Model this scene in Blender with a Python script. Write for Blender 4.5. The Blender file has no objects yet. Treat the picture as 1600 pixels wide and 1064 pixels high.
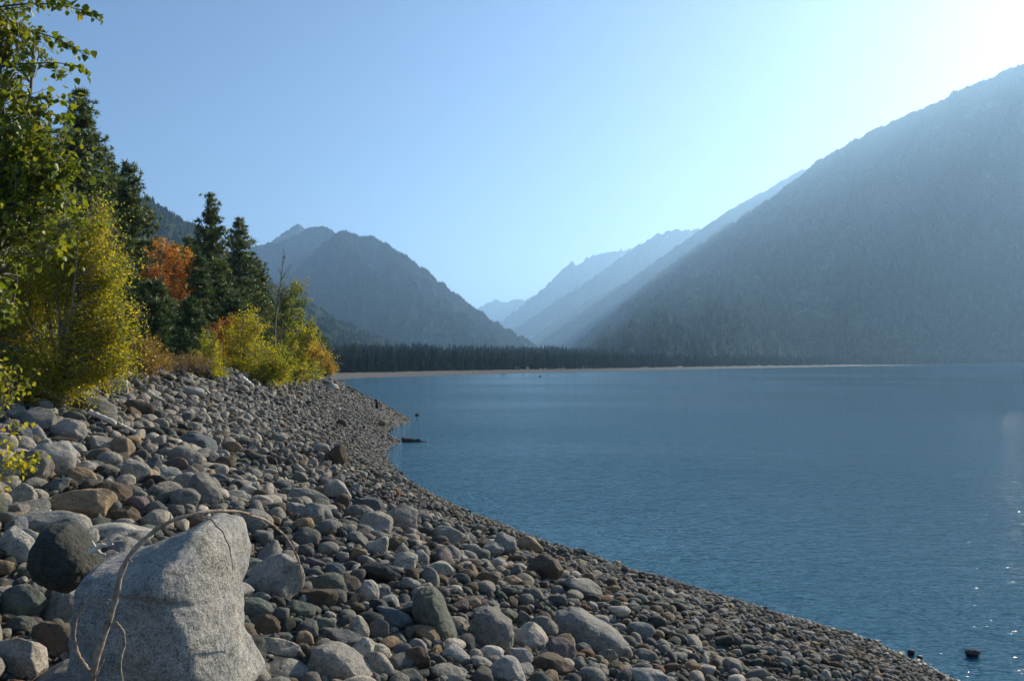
import bpy, bmesh, math, random
import numpy as np
from mathutils import Vector, Matrix
R = math.radians
sc = bpy.context.scene
C = sc.collection
# ---------------------------------------------------------------- camera
F_PX = 1256.0; Y0 = 563.0; EYE = 5.0
PITCH = math.atan((Y0 - 532) / F_PX)
cd = bpy.data.cameras.new('camera'); cam = bpy.data.objects.new('camera', cd); C.objects.link(cam)
cd.sensor_width = 36; cd.lens = 36 * F_PX / 1600; cd.clip_start = 0.1; cd.clip_end = 60000
cam.location = (0, 0, EYE); cam.rotation_euler = (math.pi / 2 + PITCH, 0, 0)
sc.camera = cam
# ---------------------------------------------------------------- light
HAZE = 1.3e-4
SUN_AZ, SUN_EL = R(41.0), R(24.5)
w = bpy.data.worlds.new('World'); sc.world = w; w.use_nodes = True
nt = w.node_tree; bg = nt.nodes['Background']
sky = nt.nodes.new('ShaderNodeTexSky'); sky.sky_type = 'NISHITA'; sky.sun_disc = False
sky.sun_elevation = SUN_EL; sky.sun_rotation = SUN_AZ; sky.altitude = 1300
sky.air_density = 1.0; sky.dust_density = 0.9; sky.ozone_density = 3.0
nt.links.new(sky.outputs[0], bg.inputs[0]); bg.inputs[1].default_value = 0.09
w.cycles.sampling_method = 'MANUAL'; w.cycles.sample_map_resolution = 512
sd = bpy.data.lights.new('sun', 'SUN'); so = bpy.data.objects.new('sun', sd); C.objects.link(so)
sd.energy = 5.0; sd.angle = R(0.55); sd.color = (1.0, 0.90, 0.74)
SUNV = Vector((math.sin(SUN_AZ) * math.cos(SUN_EL), math.cos(SUN_AZ) * math.cos(SUN_EL), math.sin(SUN_EL)))
so.rotation_euler = SUNV.to_track_quat('Z', 'Y').to_euler(); so.location = (10, 10, 60)
sc.view_settings.view_transform = 'Standard'; sc.view_settings.look = 'None'
sc.view_settings.exposure = 0.66; sc.view_settings.gamma = 1
cy = sc.cycles
cy.use_denoising = True; cy.max_bounces = 6; cy.diffuse_bounces = 2; cy.glossy_bounces = 2
cy.transmission_bounces = 3; cy.volume_bounces = 1; cy.transparent_max_bounces = 6
cy.caustics_reflective = False; cy.caustics_refractive = False; cy.sample_clamp_indirect = 6; cy.sample_clamp_direct = 60
# ---------------------------------------------------------------- helpers
def ray(px, py):
    x, y = (px - 800) / F_PX, (532 - py) / F_PX
    c, s = math.cos(PITCH), math.sin(PITCH)
    v = Vector((x, c - y * s, s + y * c))
    return v / v.y
def at(px, py, Y):
    v = ray(px, py); return Vector((v.x * Y, Y, EYE + v.z * Y))
def on_z(px, py, z=0.0):
    v = ray(px, py); t = (z - EYE) / v.z; return (v.x * t, t)
def pix(p):
    d = p - np.array([0, 0, EYE]); c, s = math.cos(PITCH), math.sin(PITCH)
    f = d[..., 1] * c + d[..., 2] * s; u = -d[..., 1] * s + d[..., 2] * c
    f = np.where(f < 1e-3, 1e-3, f)
    return 800 + F_PX * d[..., 0] / f, 532 - F_PX * u / f
def props(o, label=None, cat=None, group=None, kind=None):
    if label: o['label'] = label
    if cat: o['category'] = cat
    if group: o['group'] = group
    if kind: o['kind'] = kind
    return o
def mesh_obj(name, V, polys, mat, parent=None, smooth=True, attrs=None, loc=None):
    """polys: list of int arrays (M,k). attrs: {name: (type, domain, array)}"""
    me = bpy.data.meshes.new(name)
    V = np.asarray(V, dtype=np.float32)
    if loc is not None: V = V - np.asarray(loc, dtype=np.float32)
    me.vertices.add(len(V)); me.vertices.foreach_set('co', V.ravel())
    polys = [np.asarray(p, dtype=np.int32) for p in polys if len(p)]
    nl = sum(p.size for p in polys); npol = sum(len(p) for p in polys)
    me.loops.add(nl); me.loops.foreach_set('vertex_index', np.concatenate([p.ravel() for p in polys]))
    me.polygons.add(npol)
    tot = np.concatenate([np.full(len(p), p.shape[1], dtype=np.int32) for p in polys])
    st = np.zeros(npol, dtype=np.int32); st[1:] = np.cumsum(tot)[:-1]
    me.polygons.foreach_set('loop_start', st)
    me.polygons.foreach_set('use_smooth', np.broadcast_to(np.asarray(smooth, bool), (npol,)).copy())
    if attrs:
        for k, (ty, dom, arr) in attrs.items():
            a = me.attributes.new(k, ty, dom)
            a.data.foreach_set('color' if ty == 'FLOAT_COLOR' else 'value', np.asarray(arr, dtype=np.float32).ravel())
    me.materials.append(mat); me.update(calc_edges=True)
    o = bpy.data.objects.new(name, me); C.objects.link(o)
    if loc is not None: o.location = loc
    if parent is not None:
        o.parent = parent; o.location = (0, 0, 0) if loc is None else Vector(loc) - parent.location
    return o
class MB:
    def __init__(s): s.V = []; s.P = {}; s.n = 0; s.a = []
    def add(s, V, polys, a=None):
        V = np.asarray(V, dtype=float)
        for p in polys:
            p = np.asarray(p, dtype=np.int64)
            if len(p): s.P.setdefault(p.shape[1], []).append(p + s.n)
        s.V.append(V); s.n += len(V); s.a.append(np.full(len(V), 0.5) if a is None else np.broadcast_to(a, (len(V),)))
    def build(s, name, mat, parent=None, smooth=True, loc=None):
        V = np.concatenate(s.V); a = np.concatenate(s.a)
        return mesh_obj(name, V, [np.concatenate(q) for q in s.P.values()], mat, parent, smooth, {'tint': ('FLOAT', 'POINT', a)}, loc)
def thing(name, label, cat, loc, group=None):
    o = bpy.data.objects.new(name, None); C.objects.link(o); o.location = loc; o.empty_display_size = 0.3
    return props(o, label, cat, group)
def batch(tv, tf, M, T):
    """template verts (m,3), faces (k,c); M (N,3,3), T (N,3)"""
    V = np.einsum('nij,mj->nmi', M, tv) + T[:, None, :]
    Fc = tf[None] + (np.arange(len(T)) * len(tv))[:, None, None]
    return V.reshape(-1, 3), Fc.reshape(-1, tf.shape[1])
def tube(path, radii, sides=6):
    P = np.asarray(path, dtype=float); n = len(P); radii = np.broadcast_to(np.asarray(radii, float), (n,))
    d = np.gradient(P, axis=0); d /= np.linalg.norm(d, axis=1)[:, None] + 1e-9
    ref = np.array([0.31, 0.77, 0.2]); ref /= np.linalg.norm(ref)
    a = np.cross(d, ref); a /= np.linalg.norm(a, axis=1)[:, None] + 1e-9
    b = np.cross(d, a); th = np.arange(sides) * 2 * math.pi / sides
    V = P[:, None] + radii[:, None, None] * (np.cos(th)[None, :, None] * a[:, None] + np.sin(th)[None, :, None] * b[:, None])
    i = np.arange(n - 1)[:, None] * sides; j = np.arange(sides)[None]; j2 = (j + 1) % sides
    Q = np.stack([i + j, i + j2, i + sides + j2, i + sides + j], -1).reshape(-1, 4)
    V = V.reshape(-1, 3); V = np.concatenate([V, P[:1], P[-1:]])
    k = len(V) - 2; jj = np.arange(sides)
    T = np.concatenate([np.stack([np.full(sides, k), (jj + 1) % sides, jj], -1), np.stack([np.full(sides, k + 1), (n - 1) * sides + jj, (n - 1) * sides + (jj + 1) % sides], -1)])
    return V, [Q, T]
def smooth_path(pts, n=24):
    P = np.asarray(pts, float); t = np.linspace(0, 1, len(P)); u = np.linspace(0, 1, n)
    s = np.stack([np.interp(u, t, P[:, k]) for k in range(3)], 1)
    for _ in range(2): s[1:-1] = (s[:-2] + 2 * s[1:-1] + s[2:]) / 4
    return s
def rot_rand(rng, n):
    q = rng.normal(size=(n, 4)); q /= np.linalg.norm(q, axis=1)[:, None]
    a, b, c, d = q.T
    return np.stack([1 - 2 * (c * c + d * d), 2 * (b * c - a * d), 2 * (b * d + a * c), 2 * (b * c + a * d), 1 - 2 * (b * b + d * d), 2 * (c * d - a * b), 2 * (b * d - a * c), 2 * (c * d + a * b), 1 - 2 * (b * b + c * c)], 1).reshape(-1, 3, 3)
def snoise(P, seed, freq, terms=10):
    """smooth pseudo noise about -1..1 from random sines"""
    rng = np.random.default_rng(seed); D = P.shape[1]
    k = rng.normal(size=(terms, D)); k *= (freq * rng.uniform(.6, 1.5, terms) / np.linalg.norm(k, axis=1))[:, None]
    ph = rng.uniform(0, 6.28, terms)
    return np.sin(P @ k.T * 6.28 + ph).sum(1) / math.sqrt(terms) * 0.9
def fbm(P, seed, freq, octs=4, gain=.5):
    return sum(gain ** i * snoise(P, seed * 7 + i, freq * 2 ** i) for i in range(octs))
# ---------------------------------------------------------------- materials
def mat_new(name):
    m = bpy.data.materials.new(name); m.use_nodes = True; n = m.node_tree.nodes; n.clear()
    out = n.new('ShaderNodeOutputMaterial'); return m, m.node_tree, n, m.node_tree.links, out
def noise_node(n, l, vec, scale, detail=4, rough=.55):
    t = n.new('ShaderNodeTexNoise'); t.inputs['Scale'].default_value = scale; t.inputs['Detail'].default_value = detail
    t.inputs['Roughness'].default_value = rough; l.new(vec, t.inputs['Vector']); return t.outputs['Fac']
def ramp(n, l, fac, stops):
    r = n.new('ShaderNodeValToRGB'); e = r.color_ramp.elements
    while len(e) < len(stops): e.new(0.5)
    for i, (p, c) in enumerate(stops): e[i].position = p; e[i].color = (*c, 1)
    l.new(fac, r.inputs[0]); return r.outputs[0]
def maprange(n, l, fac, a, b, c, d):
    m = n.new('ShaderNodeMapRange'); l.new(fac, m.inputs[0])
    for i, v in enumerate((a, b, c, d)): m.inputs[i + 1].default_value = v
    return m.outputs[0]
def mixc(n, l, mode, fac, a, b):
    m = n.new('ShaderNodeMix'); m.data_type = 'RGBA'; m.blend_type = mode
    for s, v in ((m.inputs[0], fac), (m.inputs[6], a), (m.inputs[7], b)):
        if hasattr(v, 'is_output'): l.new(v, s)
        elif isinstance(v, (int, float)): s.default_value = v
        else: s.default_value = (*v, 1)
    return m.outputs[2]
def math_node(n, l, op, a, b):
    m = n.new('ShaderNodeMath'); m.operation = op
    for s, v in ((m.inputs[0], a), (m.inputs[1], b)):
        if hasattr(v, 'is_output'): l.new(v, s)
        else: s.default_value = v
    return m.outputs[0]
def bump(n, l, h, strength, dist, prev=None):
    b = n.new('ShaderNodeBump'); b.inputs['Strength'].default_value = strength; b.inputs['Distance'].default_value = dist
    l.new(h, b.inputs['Height'])
    if prev is not None: l.new(prev, b.inputs['Normal'])
    return b.outputs[0]
def bsdf(n, l, out, col, rough=.9, nrm=None, spec=.3):
    p = n.new('ShaderNodeBsdfPrincipled')
    if hasattr(col, 'is_output'): l.new(col, p.inputs['Base Color'])
    else: p.inputs['Base Color'].default_value = (*col, 1)
    if hasattr(rough, 'is_output'): l.new(rough, p.inputs['Roughness'])
    else: p.inputs['Roughness'].default_value = rough
    p.inputs['Specular IOR Level'].default_value = spec
    if nrm is not None: l.new(nrm, p.inputs['Normal'])
    l.new(p.outputs[0], out.inputs['Surface']); return p
def attr(n, name):
    a = n.new('ShaderNodeAttribute'); a.attribute_name = name; return a
def mat_rock():
    m, t, n, l, out = mat_new('beach_rock')
    pos = n.new('ShaderNodeNewGeometry').outputs['Position']
    a = attr(n, 'rock'); col = a.outputs['Color']; spk = a.outputs['Alpha']   # alpha = how grainy (granite) the stone is
    fine = noise_node(n, l, pos, 95, 2, .6); mid = noise_node(n, l, pos, 22, 5, .65); big = noise_node(n, l, pos, 3.5, 4, .6)
    g = ramp(n, l, fine, [(.34, (.22,) * 3), (.45, (.8,) * 3), (.55, (1.08,) * 3), (.68, (1.4,) * 3)])
    c1 = mixc(n, l, 'MULTIPLY', spk, col, g)
    g2 = ramp(n, l, mid, [(.3, (.55, .55, .58)), (.5, (1, 1, 1)), (.72, (1.35, 1.3, 1.22))])
    c2 = mixc(n, l, 'MULTIPLY', 0.7, c1, g2)
    g3 = ramp(n, l, big, [(.32, (.68, .70, .72)), (.5, (1, 1, 1)), (.68, (1.22, 1.15, 1.02))])
    c3 = mixc(n, l, 'MULTIPLY', 0.8, c2, g3)
    lich = maprange(n, l, noise_node(n, l, pos, 7.5, 7, .72), .57, .66, 0, .55)
    c3 = mixc(n, l, 'MIX', lich, c3, (.045, .045, .038))
    wn = n.new('ShaderNodeTexNoise'); wn.inputs['Scale'].default_value = 5; wn.inputs['Detail'].default_value = 5; l.new(pos, wn.inputs['Vector'])
    wp = mixc(n, l, 'ADD', .35, pos, wn.outputs['Color'])
    vo = n.new('ShaderNodeTexVoronoi'); vo.feature = 'DISTANCE_TO_EDGE'; vo.inputs['Scale'].default_value = 1.9; l.new(wp, vo.inputs['Vector'])
    ck = maprange(n, l, vo.outputs['Distance'], 0, .010, .45, 1)
    c3 = mixc(n, l, 'MULTIPLY', 1.0, c3, mixc(n, l, 'MIX', ck, (.3, .3, .3), (1, 1, 1)))
    zz = n.new('ShaderNodeSeparateXYZ'); l.new(pos, zz.inputs[0])
    wet = maprange(n, l, math_node(n, l, 'ADD', zz.outputs['Z'], math_node(n, l, 'MULTIPLY', big, -.10)), .0, .09, 1, 0)      # stones at the waterline are wet
    c3 = mixc(n, l, 'MULTIPLY', wet, c3, (.33, .33, .34)); rgh = maprange(n, l, wet, 0, 1, .85, .35)
    pits = noise_node(n, l, pos, 45, 6, .7)
    b0 = bump(n, l, ck, .5, .01); b1 = bump(n, l, mid, .7, .035, b0); b2 = bump(n, l, pits, .75, .012, b1)
    bsdf(n, l, out, c3, rgh, b2, .28); return m
def mat_simple(name, stops, scale, rough=.9, bumpv=.4, bdist=.02, stretch=None):
    m, t, n, l, out = mat_new(name)
    co = n.new('ShaderNodeTexCoord').outputs['Object']
    if stretch:
        mp = n.new('ShaderNodeMapping'); mp.inputs['Scale'].default_value = stretch; l.new(co, mp.inputs[0]); co = mp.outputs[0]
    f = noise_node(n, l, co, scale, 6, .65)
    bsdf(n, l, out, ramp(n, l, f, stops), rough, bump(n, l, f, bumpv, bdist)); return m
def mat_leaf(name, stops, trans=.45, gloss=.35):
    """stops: ramp along the per-leaf 'tint' attribute"""
    m, t, n, l, out = mat_new(name)
    c = ramp(n, l, attr(n, 'tint').outputs['Fac'], stops)
    d = n.new('ShaderNodeBsdfPrincipled'); l.new(c, d.inputs['Base Color']); d.inputs['Roughness'].default_value = .45
    d.inputs['Specular IOR Level'].default_value = gloss
    tr = n.new('ShaderNodeBsdfTranslucent'); l.new(mixc(n, l, 'MULTIPLY', 1.0, c, (1.5, 1.35, .55)), tr.inputs[0])
    mx = n.new('ShaderNodeMixShader'); mx.inputs[0].default_value = trans
    l.new(d.outputs[0], mx.inputs[1]); l.new(tr.outputs[0], mx.inputs[2]); l.new(mx.outputs[0], out.inputs['Surface'])
    return m
def mat_ground():
    m, t, n, l, out = mat_new('shore_ground')
    pos = n.new('ShaderNodeNewGeometry').outputs['Position']
    s = attr(n, 'inland').outputs['Fac']
    f = noise_node(n, l, pos, 9, 8, .7); f2 = noise_node(n, l, pos, .35, 6, .6)
    gravel = ramp(n, l, f, [(.3, (.03, .03, .027)), (.5, (.085, .083, .076)), (.7, (.17, .165, .148))])
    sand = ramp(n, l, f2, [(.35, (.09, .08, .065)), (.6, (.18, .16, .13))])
    soil = ramp(n, l, f2, [(.35, (.035, .045, .018)), (.5, (.09, .085, .035)), (.66, (.16, .12, .05))])
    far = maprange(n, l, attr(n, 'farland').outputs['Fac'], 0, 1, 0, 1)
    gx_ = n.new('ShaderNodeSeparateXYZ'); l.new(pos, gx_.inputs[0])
    sand = mixc(n, l, 'MIX', maprange(n, l, gx_.outputs['X'], -75, 25, 0, 1), sand, (.032, .036, .030))  # far sand darkens to the right: mountain shadow painted into its colour
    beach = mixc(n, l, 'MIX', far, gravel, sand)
    e = maprange(n, l, math_node(n, l, 'ADD', s, math_node(n, l, 'MULTIPLY', f2, .5)), 1.2, 1.35, 0, 1)
    bsdf(n, l, out, mixc(n, l, 'MIX', e, beach, soil), .95, bump(n, l, f, .8, .05), .2); return m
def mat_water():
    m, t, n, l, out = mat_new('lake_water')
    pos = n.new('ShaderNodeNewGeometry').outputs['Position']
    mp = n.new('ShaderNodeMapping'); mp.inputs['Rotation'].default_value = (0, 0, R(12)); mp.inputs['Scale'].default_value = (.55, 1.25, 1)
    l.new(pos, mp.inputs[0]); v = mp.outputs[0]
    r1 = noise_node(n, l, v, 2.6, 3, .55); r2 = noise_node(n, l, v, .55, 3, .5); r3 = noise_node(n, l, v, 9, 2, .5)
    gust = maprange(n, l, noise_node(n, l, mp.outputs[0], .02, 3, .5), .38, .62, .6, 1.35)
    h = math_node(n, l, 'ADD', math_node(n, l, 'MULTIPLY', r1, .16), math_node(n, l, 'MULTIPLY', r2, .15))
    h = math_node(n, l, 'ADD', h, math_node(n, l, 'MULTIPLY', r3, .036))
    h = math_node(n, l, 'MULTIPLY', h, gust)
    sx = n.new('ShaderNodeSeparateXYZ'); l.new(pos, sx.inputs[0])
    h = math_node(n, l, 'MULTIPLY', h, maprange(n, l, sx.outputs['Y'], 25, 90, 1, .62))
    b = bump(n, l, h, 1.0, .78)
    rough = maprange(n, l, sx.outputs['Y'], 15, 220, .05, .15)          # calm by the near shore, wind-ruffled farther out
    gl = n.new('ShaderNodeBsdfAnisotropic'); gl.distribution = 'BECKMANN'; l.new(rough, gl.inputs['Roughness']); l.new(b, gl.inputs['Normal'])
    df = n.new('ShaderNodeBsdfDiffuse'); df.inputs[0].default_value = (.018, .100, .155, 1); l.new(b, df.inputs['Normal'])
    fr = n.new('ShaderNodeFresnel'); fr.inputs[0].default_value = 1.333; l.new(b, fr.inputs['Normal'])
    mx = n.new('ShaderNodeMixShader'); l.new(math_node(n, l, 'MULTIPLY', fr.outputs[0], .92), mx.inputs[0]); l.new(df.outputs[0], mx.inputs[1]); l.new(gl.outputs[0], mx.inputs[2])
    l.new(mx.outputs[0], out.inputs['Surface']); return m
def mat_mountain(name, stops, rock):
    m, t, n, l, out = mat_new(name)
    g = n.new('ShaderNodeNewGeometry'); pos = g.outputs['Position']
    f = noise_node(n, l, pos, .012, 8, .72); f2 = noise_node(n, l, pos, .12, 4, .75)
    c = ramp(n, l, f2, stops)
    e = maprange(n, l, f, .56, .66, 0, rock)
    c = mixc(n, l, 'MIX', e, c, (.26, .25, .23))
    bsdf(n, l, out, c, 1, bump(n, l, f2, .4, 8), 0); return m
# ---------------------------------------------------------------- the setting: terrain
SHORE_PX = [(1490,1064),(1430,1034),(1360,1002),(1300,984),(1220,962),(1150,940),(1075,922),(1000,905),(945,888),(900,876),(868,860),(835,842),(780,818),(735,804),(700,788),(668,768),(640,752),(618,734),(606,720),(602,708),(612,697),(626,691),(614,684),(606,676),(622,666),(640,659),(642,654),(625,648),(604,641),(585,632),(566,622),(556,618),(540,613),(524,608),(520,604),(530,600.5),(543,598),(538,595.5),(525,594.2),(530,592.6),(560,591),(650,588),(720,586),(800,583.5),(900,581),(1000,579),(1100,577),(1300,573),(1450,570.5),(1600,568.3)]
SH = [(10.5,-40.),(10.2,-15.),(9.6,-5.),(8.9,2.),(7.9,8.)] + [on_z(*p) for p in SHORE_PX] + [(1050.,1150.),(2500.,1150.),(9000.,800.)]
SH = np.array(SH)
def inland(X, Y):
    """signed distance to the waterline, positive on land"""
    P = np.stack([X.ravel(), Y.ravel()], 1); best = np.full(len(P), 1e18)
    for i in range(len(SH) - 1):
        a, b = SH[i], SH[i + 1]; d = b - a
        t = np.clip(((P - a) @ d) / (d @ d), 0, 1)
        q = P - a - t[:, None] * d; best = np.minimum(best, (q * q).sum(1))
    poly = np.concatenate([SH, [[9000, 20000], [-20000, 20000], [-20000, -40]]])
    if True:
        ins = np.zeros(len(P), bool); n = len(poly); x, y = P.T
        for i in range(n):
            x1, y1 = poly[i]; x2, y2 = poly[(i + 1) % n]
            if y1 == y2: continue
            c = ((y1 > y) != (y2 > y)) & (x < (x2 - x1) * (y - y1) / (y2 - y1) + x1)
            ins ^= c
    return np.where(ins, 1, -1) * np.sqrt(best).reshape(-1).astype(float), ins
YK = [0, 8, 14, 20, 27, 40, 60, 90, 130, 170, 230]
BH = [4.6, 4.5, 4.45, 4.5, 4.6, 4.28, 3.8, 3.05, 2.0, 1.6, .8]      # height of the bank top
BS = [16, 15.5, 14.5, 12.0, 9.8, 7.2, 7.6, 6.5, 5.0, 5.0, 20]     # distance of the bank top from the water
def ground_z(X, Y):
    sh = np.shape(np.atleast_1d(X)); X = np.atleast_1d(np.asarray(X, float)).ravel(); Y = np.atleast_1d(np.asarray(Y, float)).ravel()
    s, ins = inland(X, Y); far = np.clip((Y - 190) / 40 + np.clip((X + 30) / 60, 0, 1), 0, 1) * (Y > 150)
    bh = np.interp(Y, YK, BH); bs = np.interp(Y, YK, BS)
    u = s / bs
    near = bh * np.where(u < 1, 1.06 * np.clip(u, 0, 1) - .06 * np.clip(u, 0, 1) ** 2, 1) + np.where(u > 1, np.minimum((s - bs) * .12, 7), 0)
    fz = np.where(s < 45, s * .014, .63 + (s - 45) * .03); fz = np.minimum(fz, 30)
    z = near * (1 - far) + fz * far
    z = np.where(s < 0, np.maximum(s * .30, -6), z)
    P = np.stack([X, Y], 1)
    z = z + np.where(s > 0, np.clip(s, 0, 3) / 3, 0) * (.10 * snoise(P, 5, .22) + .05 * snoise(P, 6, .7))
    return z.reshape(sh), s.reshape(sh), (s / bs).reshape(sh), far.reshape(sh)
def gaxis(a, b, fine, lo, hi, growth):
    mid = list(np.arange(a, b, fine)); up = []; st = fine; v = b
    while v < hi: up.append(v); st *= growth; v += st
    up.append(hi); dn = []; st = fine; v = a
    while v > lo:
        st *= growth; v -= st; dn.append(max(v, lo))
    return np.array(dn[::-1] + mid + up)
gx = gaxis(-26, 12, .3, -13000, 13000, 1.045); gy = gaxis(-2, 50, .35, -3000, 15000, 1.035)
GX, GY = np.meshgrid(gx, gy, indexing='ij')
gz, gs, gu, gf = ground_z(GX, GY)
nx, ny = GX.shape; idx = np.arange(nx * ny).reshape(nx, ny)
Q = np.stack([idx[:-1, :-1], idx[1:, :-1], idx[1:, 1:], idx[:-1, 1:]], -1).reshape(-1, 4)
inl = np.where(gf > .5, gs / 40, gu)
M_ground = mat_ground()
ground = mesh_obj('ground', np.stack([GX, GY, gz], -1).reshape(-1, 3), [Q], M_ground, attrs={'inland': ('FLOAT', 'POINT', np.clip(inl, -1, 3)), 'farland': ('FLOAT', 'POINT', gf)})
props(ground, kind='structure')
wv = np.array([(-400, -2800, 0), (12900, -2800, 0), (12900, 6000, 0), (-400, 6000, 0)])
water = mesh_obj('lake_water', wv, [np.array([[0, 1, 2, 3]])], mat_water(), smooth=False); props(water, kind='structure')
# ---------------------------------------------------------------- mountains
CREST = {}
def mountain(name, crest, base, mat, back=1200, rows=70, n=320, amp=.16, crest_noise=4, seed=1, gfreq=1 / 260., power=1.0):
    """crest: (px, py, Y) along the skyline; base: (px, Y) of the foot, seen through the same stretch of ridge"""
    cp = np.array([at(*c)[:] for c in crest]); t0 = np.concatenate([[0], np.cumsum(np.linalg.norm(np.diff(cp[:, :2], axis=0), axis=1))])
    u = np.linspace(0, t0[-1], n); c = np.stack([np.interp(u, t0, cp[:, k]) for k in range(3)], 1)
    bp = np.array([[(px - 800) / F_PX * Y, Y] for px, Y in base]); tb = np.linspace(0, t0[-1], len(bp))
    b = np.stack([np.interp(u, tb, bp[:, k]) for k in range(2)], 1)
    c[:, 2] += crest_noise * fbm(u[:, None] / 100, seed, .9, 4, .6) * np.clip(c[:, 2] / 100, 0, 1)
    t = np.linspace(0, 1, rows)
    X = c[:, None, 0] + (b[:, None, 0] - c[:, None, 0]) * t; Yv = c[:, None, 1] + (b[:, None, 1] - c[:, None, 1]) * t
    U = np.repeat(u[:, None], rows, 1); Tt = np.repeat(t[None], n, 0); H = c[:, 2:3]
    warp = 60 * snoise(np.stack([U.ravel() / 300, Tt.ravel() * 2], 1), seed + 3, 1).reshape(n, rows)
    rid = np.abs(fbm(np.stack([(U + warp).ravel() * gfreq, Tt.ravel() * 1.2], 1), seed + 9, .8, 4, .55)).reshape(n, rows)
    z = H * (1 - Tt) ** power - 4 * Tt - amp * H * rid * np.sin(np.pi * np.clip(Tt, 0, 1)) ** .8 * .8
    z += amp * .12 * H * np.sin(np.pi * Tt) * fbm(np.stack([X.ravel(), Yv.ravel()], 1), seed + 21, 1 / 130., 3).reshape(n, rows)
    front = np.stack([X, Yv, z], -1)
    # the far side falls away behind the crest
    d = c[:, :2] - b; d /= np.linalg.norm(d, axis=1)[:, None]
    tk = np.linspace(0, 1, 12)[1:]
    bx = np.stack([c[:, None, 0] + d[:, None, 0] * back * tk, c[:, None, 1] + d[:, None, 1] * back * tk, c[:, 2:3] * (1 - tk) - 4 * tk], -1)
    G = np.concatenate([front[:, ::-1], bx], 1); m = G.shape[1]
    idx = np.arange(n * m).reshape(n, m)
    Q = np.stack([idx[:-1, :-1], idx[1:, :-1], idx[1:, 1:], idx[:-1, 1:]], -1).reshape(-1, 4)
    o = mesh_obj(name, G.reshape(-1, 3), [Q], mat); props(o, kind='structure')
    return G
forest_m = [(.3, (.012, .020, .010)), (.5, (.026, .036, .016)), (.68, (.055, .06, .03))]
M_mtn = mat_mountain('forested_mountain', forest_m, .15)
M_mtn_far = mat_mountain('bare_mountain', [(.3, (.05, .055, .04)), (.55, (.13, .125, .10)), (.7, (.22, .21, .18))], .9)
G_right = mountain('mountain', [(860,570,4300),(880,551,4200),(930,512,4050),(1000,452,3900),(1060,405,3750),(1130,357,3550),(1200,312,3400),(1250,276,3300),(1275,252,3230),(1300,240,3170),(1340,216,3050),(1400,187,2930),(1450,166,2800),(1500,141,2720),(1540,124,2650),(1580,108,2620),(1600,98,2600),(1680,62,2550),(1800,52,2600),(2000,60,2500),(2400,60,2200)],
    [(858,700),(1000,520),(1200,800),(1400,1000),(1600,1290),(1900,1300),(2400,1200)], M_mtn, amp=.10, seed=4, rows=90, n=420)
G_r2 = mountain('mountain', [(770,560,5600),(800,548,5500),(840,522,5400),(880,492,5300),(930,464,5200),(980,440,5200),(1030,404,5100),(1080,369,5100),(1110,348,5000),(1150,322,5000),(1200,296,5000),(1250,266,5000),(1330,270,4900),(1450,275,4900)],
    [(775,4200),(900,4300),(1100,4100),(1450,4200)], M_mtn, seed=14, gfreq=1/380.)
G_r3 = mountain('mountain', [(760,548,7000),(790,521,6900),(820,504,6800),(870,470,6600),(920,439,6500),(960,410,6500),(980,394,6500),(1020,370,6500),(1045,360,6500),(1080,359,6500),(1120,355,6500),(1200,358,6500)],
    [(770,5700),(900,5600),(1200,5800)], M_mtn_far, seed=24, gfreq=1/420., crest_noise=7)
G_r4 = mountain('mountain', [(740,540,8600),(785,501,8400),(820,475,8200),(850,450,8100),(868,432,8000),(880,420,8000),(893,409,8000),(905,415,8050),(915,404,8100),(925,400,8100),(945,395,8100),(980,390,8200),(1040,380,8400)],
    [(750,7200),(900,7100),(1040,7300)], M_mtn_far, seed=34, gfreq=1/420., crest_noise=9)
G_r5 = mountain('mountain', [(690,520,11200),(735,492,11000),(752,478,11000),(775,468,11000),(790,473,11000),(805,467,11000),(820,469,11000),(860,450,11200),(940,440,11500)],
    [(700,9500),(800,9400),(940,9600)], M_mtn_far, seed=44, crest_noise=10)
G_mid_back = mountain('mountain', [(300,450,5400),(395,388,5200),(425,377,5100),(445,362,5050),(465,350,5000),(483,360,5000),(520,380,5000),(600,430,5000)],
    [(330,4300),(480,4200),(600,4400)], M_mtn_far, seed=54, back=900)
G_mid_b = mountain('mountain', [(340,440,4500),(398,384,4400),(430,380,4350),(455,372,4300),(478,358,4300),(490,354,4300),(512,355,4300),(527,366,4250),(560,390,4200),(640,450,4100)],
    [(380,3700),(500,3600),(640,3600)], M_mtn, seed=64, back=900)
G_mid = mountain('mountain', [(420,470,3700),(455,430,3600),(490,395,3550),(515,372,3500),(533,359,3500),(545,364,3500),(560,368,3500),(585,371,3480),(600,379,3450),(620,391,3400),(650,411,3350),(680,434,3300),(705,455,3250),(725,468,3200),(750,488,3150),(775,506,3080),(800,519,3000),(825,533,2900),(850,550,2850),(880,566,2800)],
    [(430,2100),(600,1900),(760,1700),(880,1800)], M_mtn, seed=74, amp=.2, rows=90, gfreq=1/300.)
G_left = mountain('mountain', [(-500,180,1500),(-200,200,1500),(60,240,1500),(150,268,1500),(228,311,1500),(262,328,1520),(300,350,1540),(345,385,1560),(400,425,1580),(460,462,1600),(500,484,1620),(560,515,1650),(610,535,1680),(680,556,1700)],
    [(-800,330),(-200,350),(200,420),(430,600),(560,900),(680,1300)], M_mtn, seed=84, amp=.14, rows=80)
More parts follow.
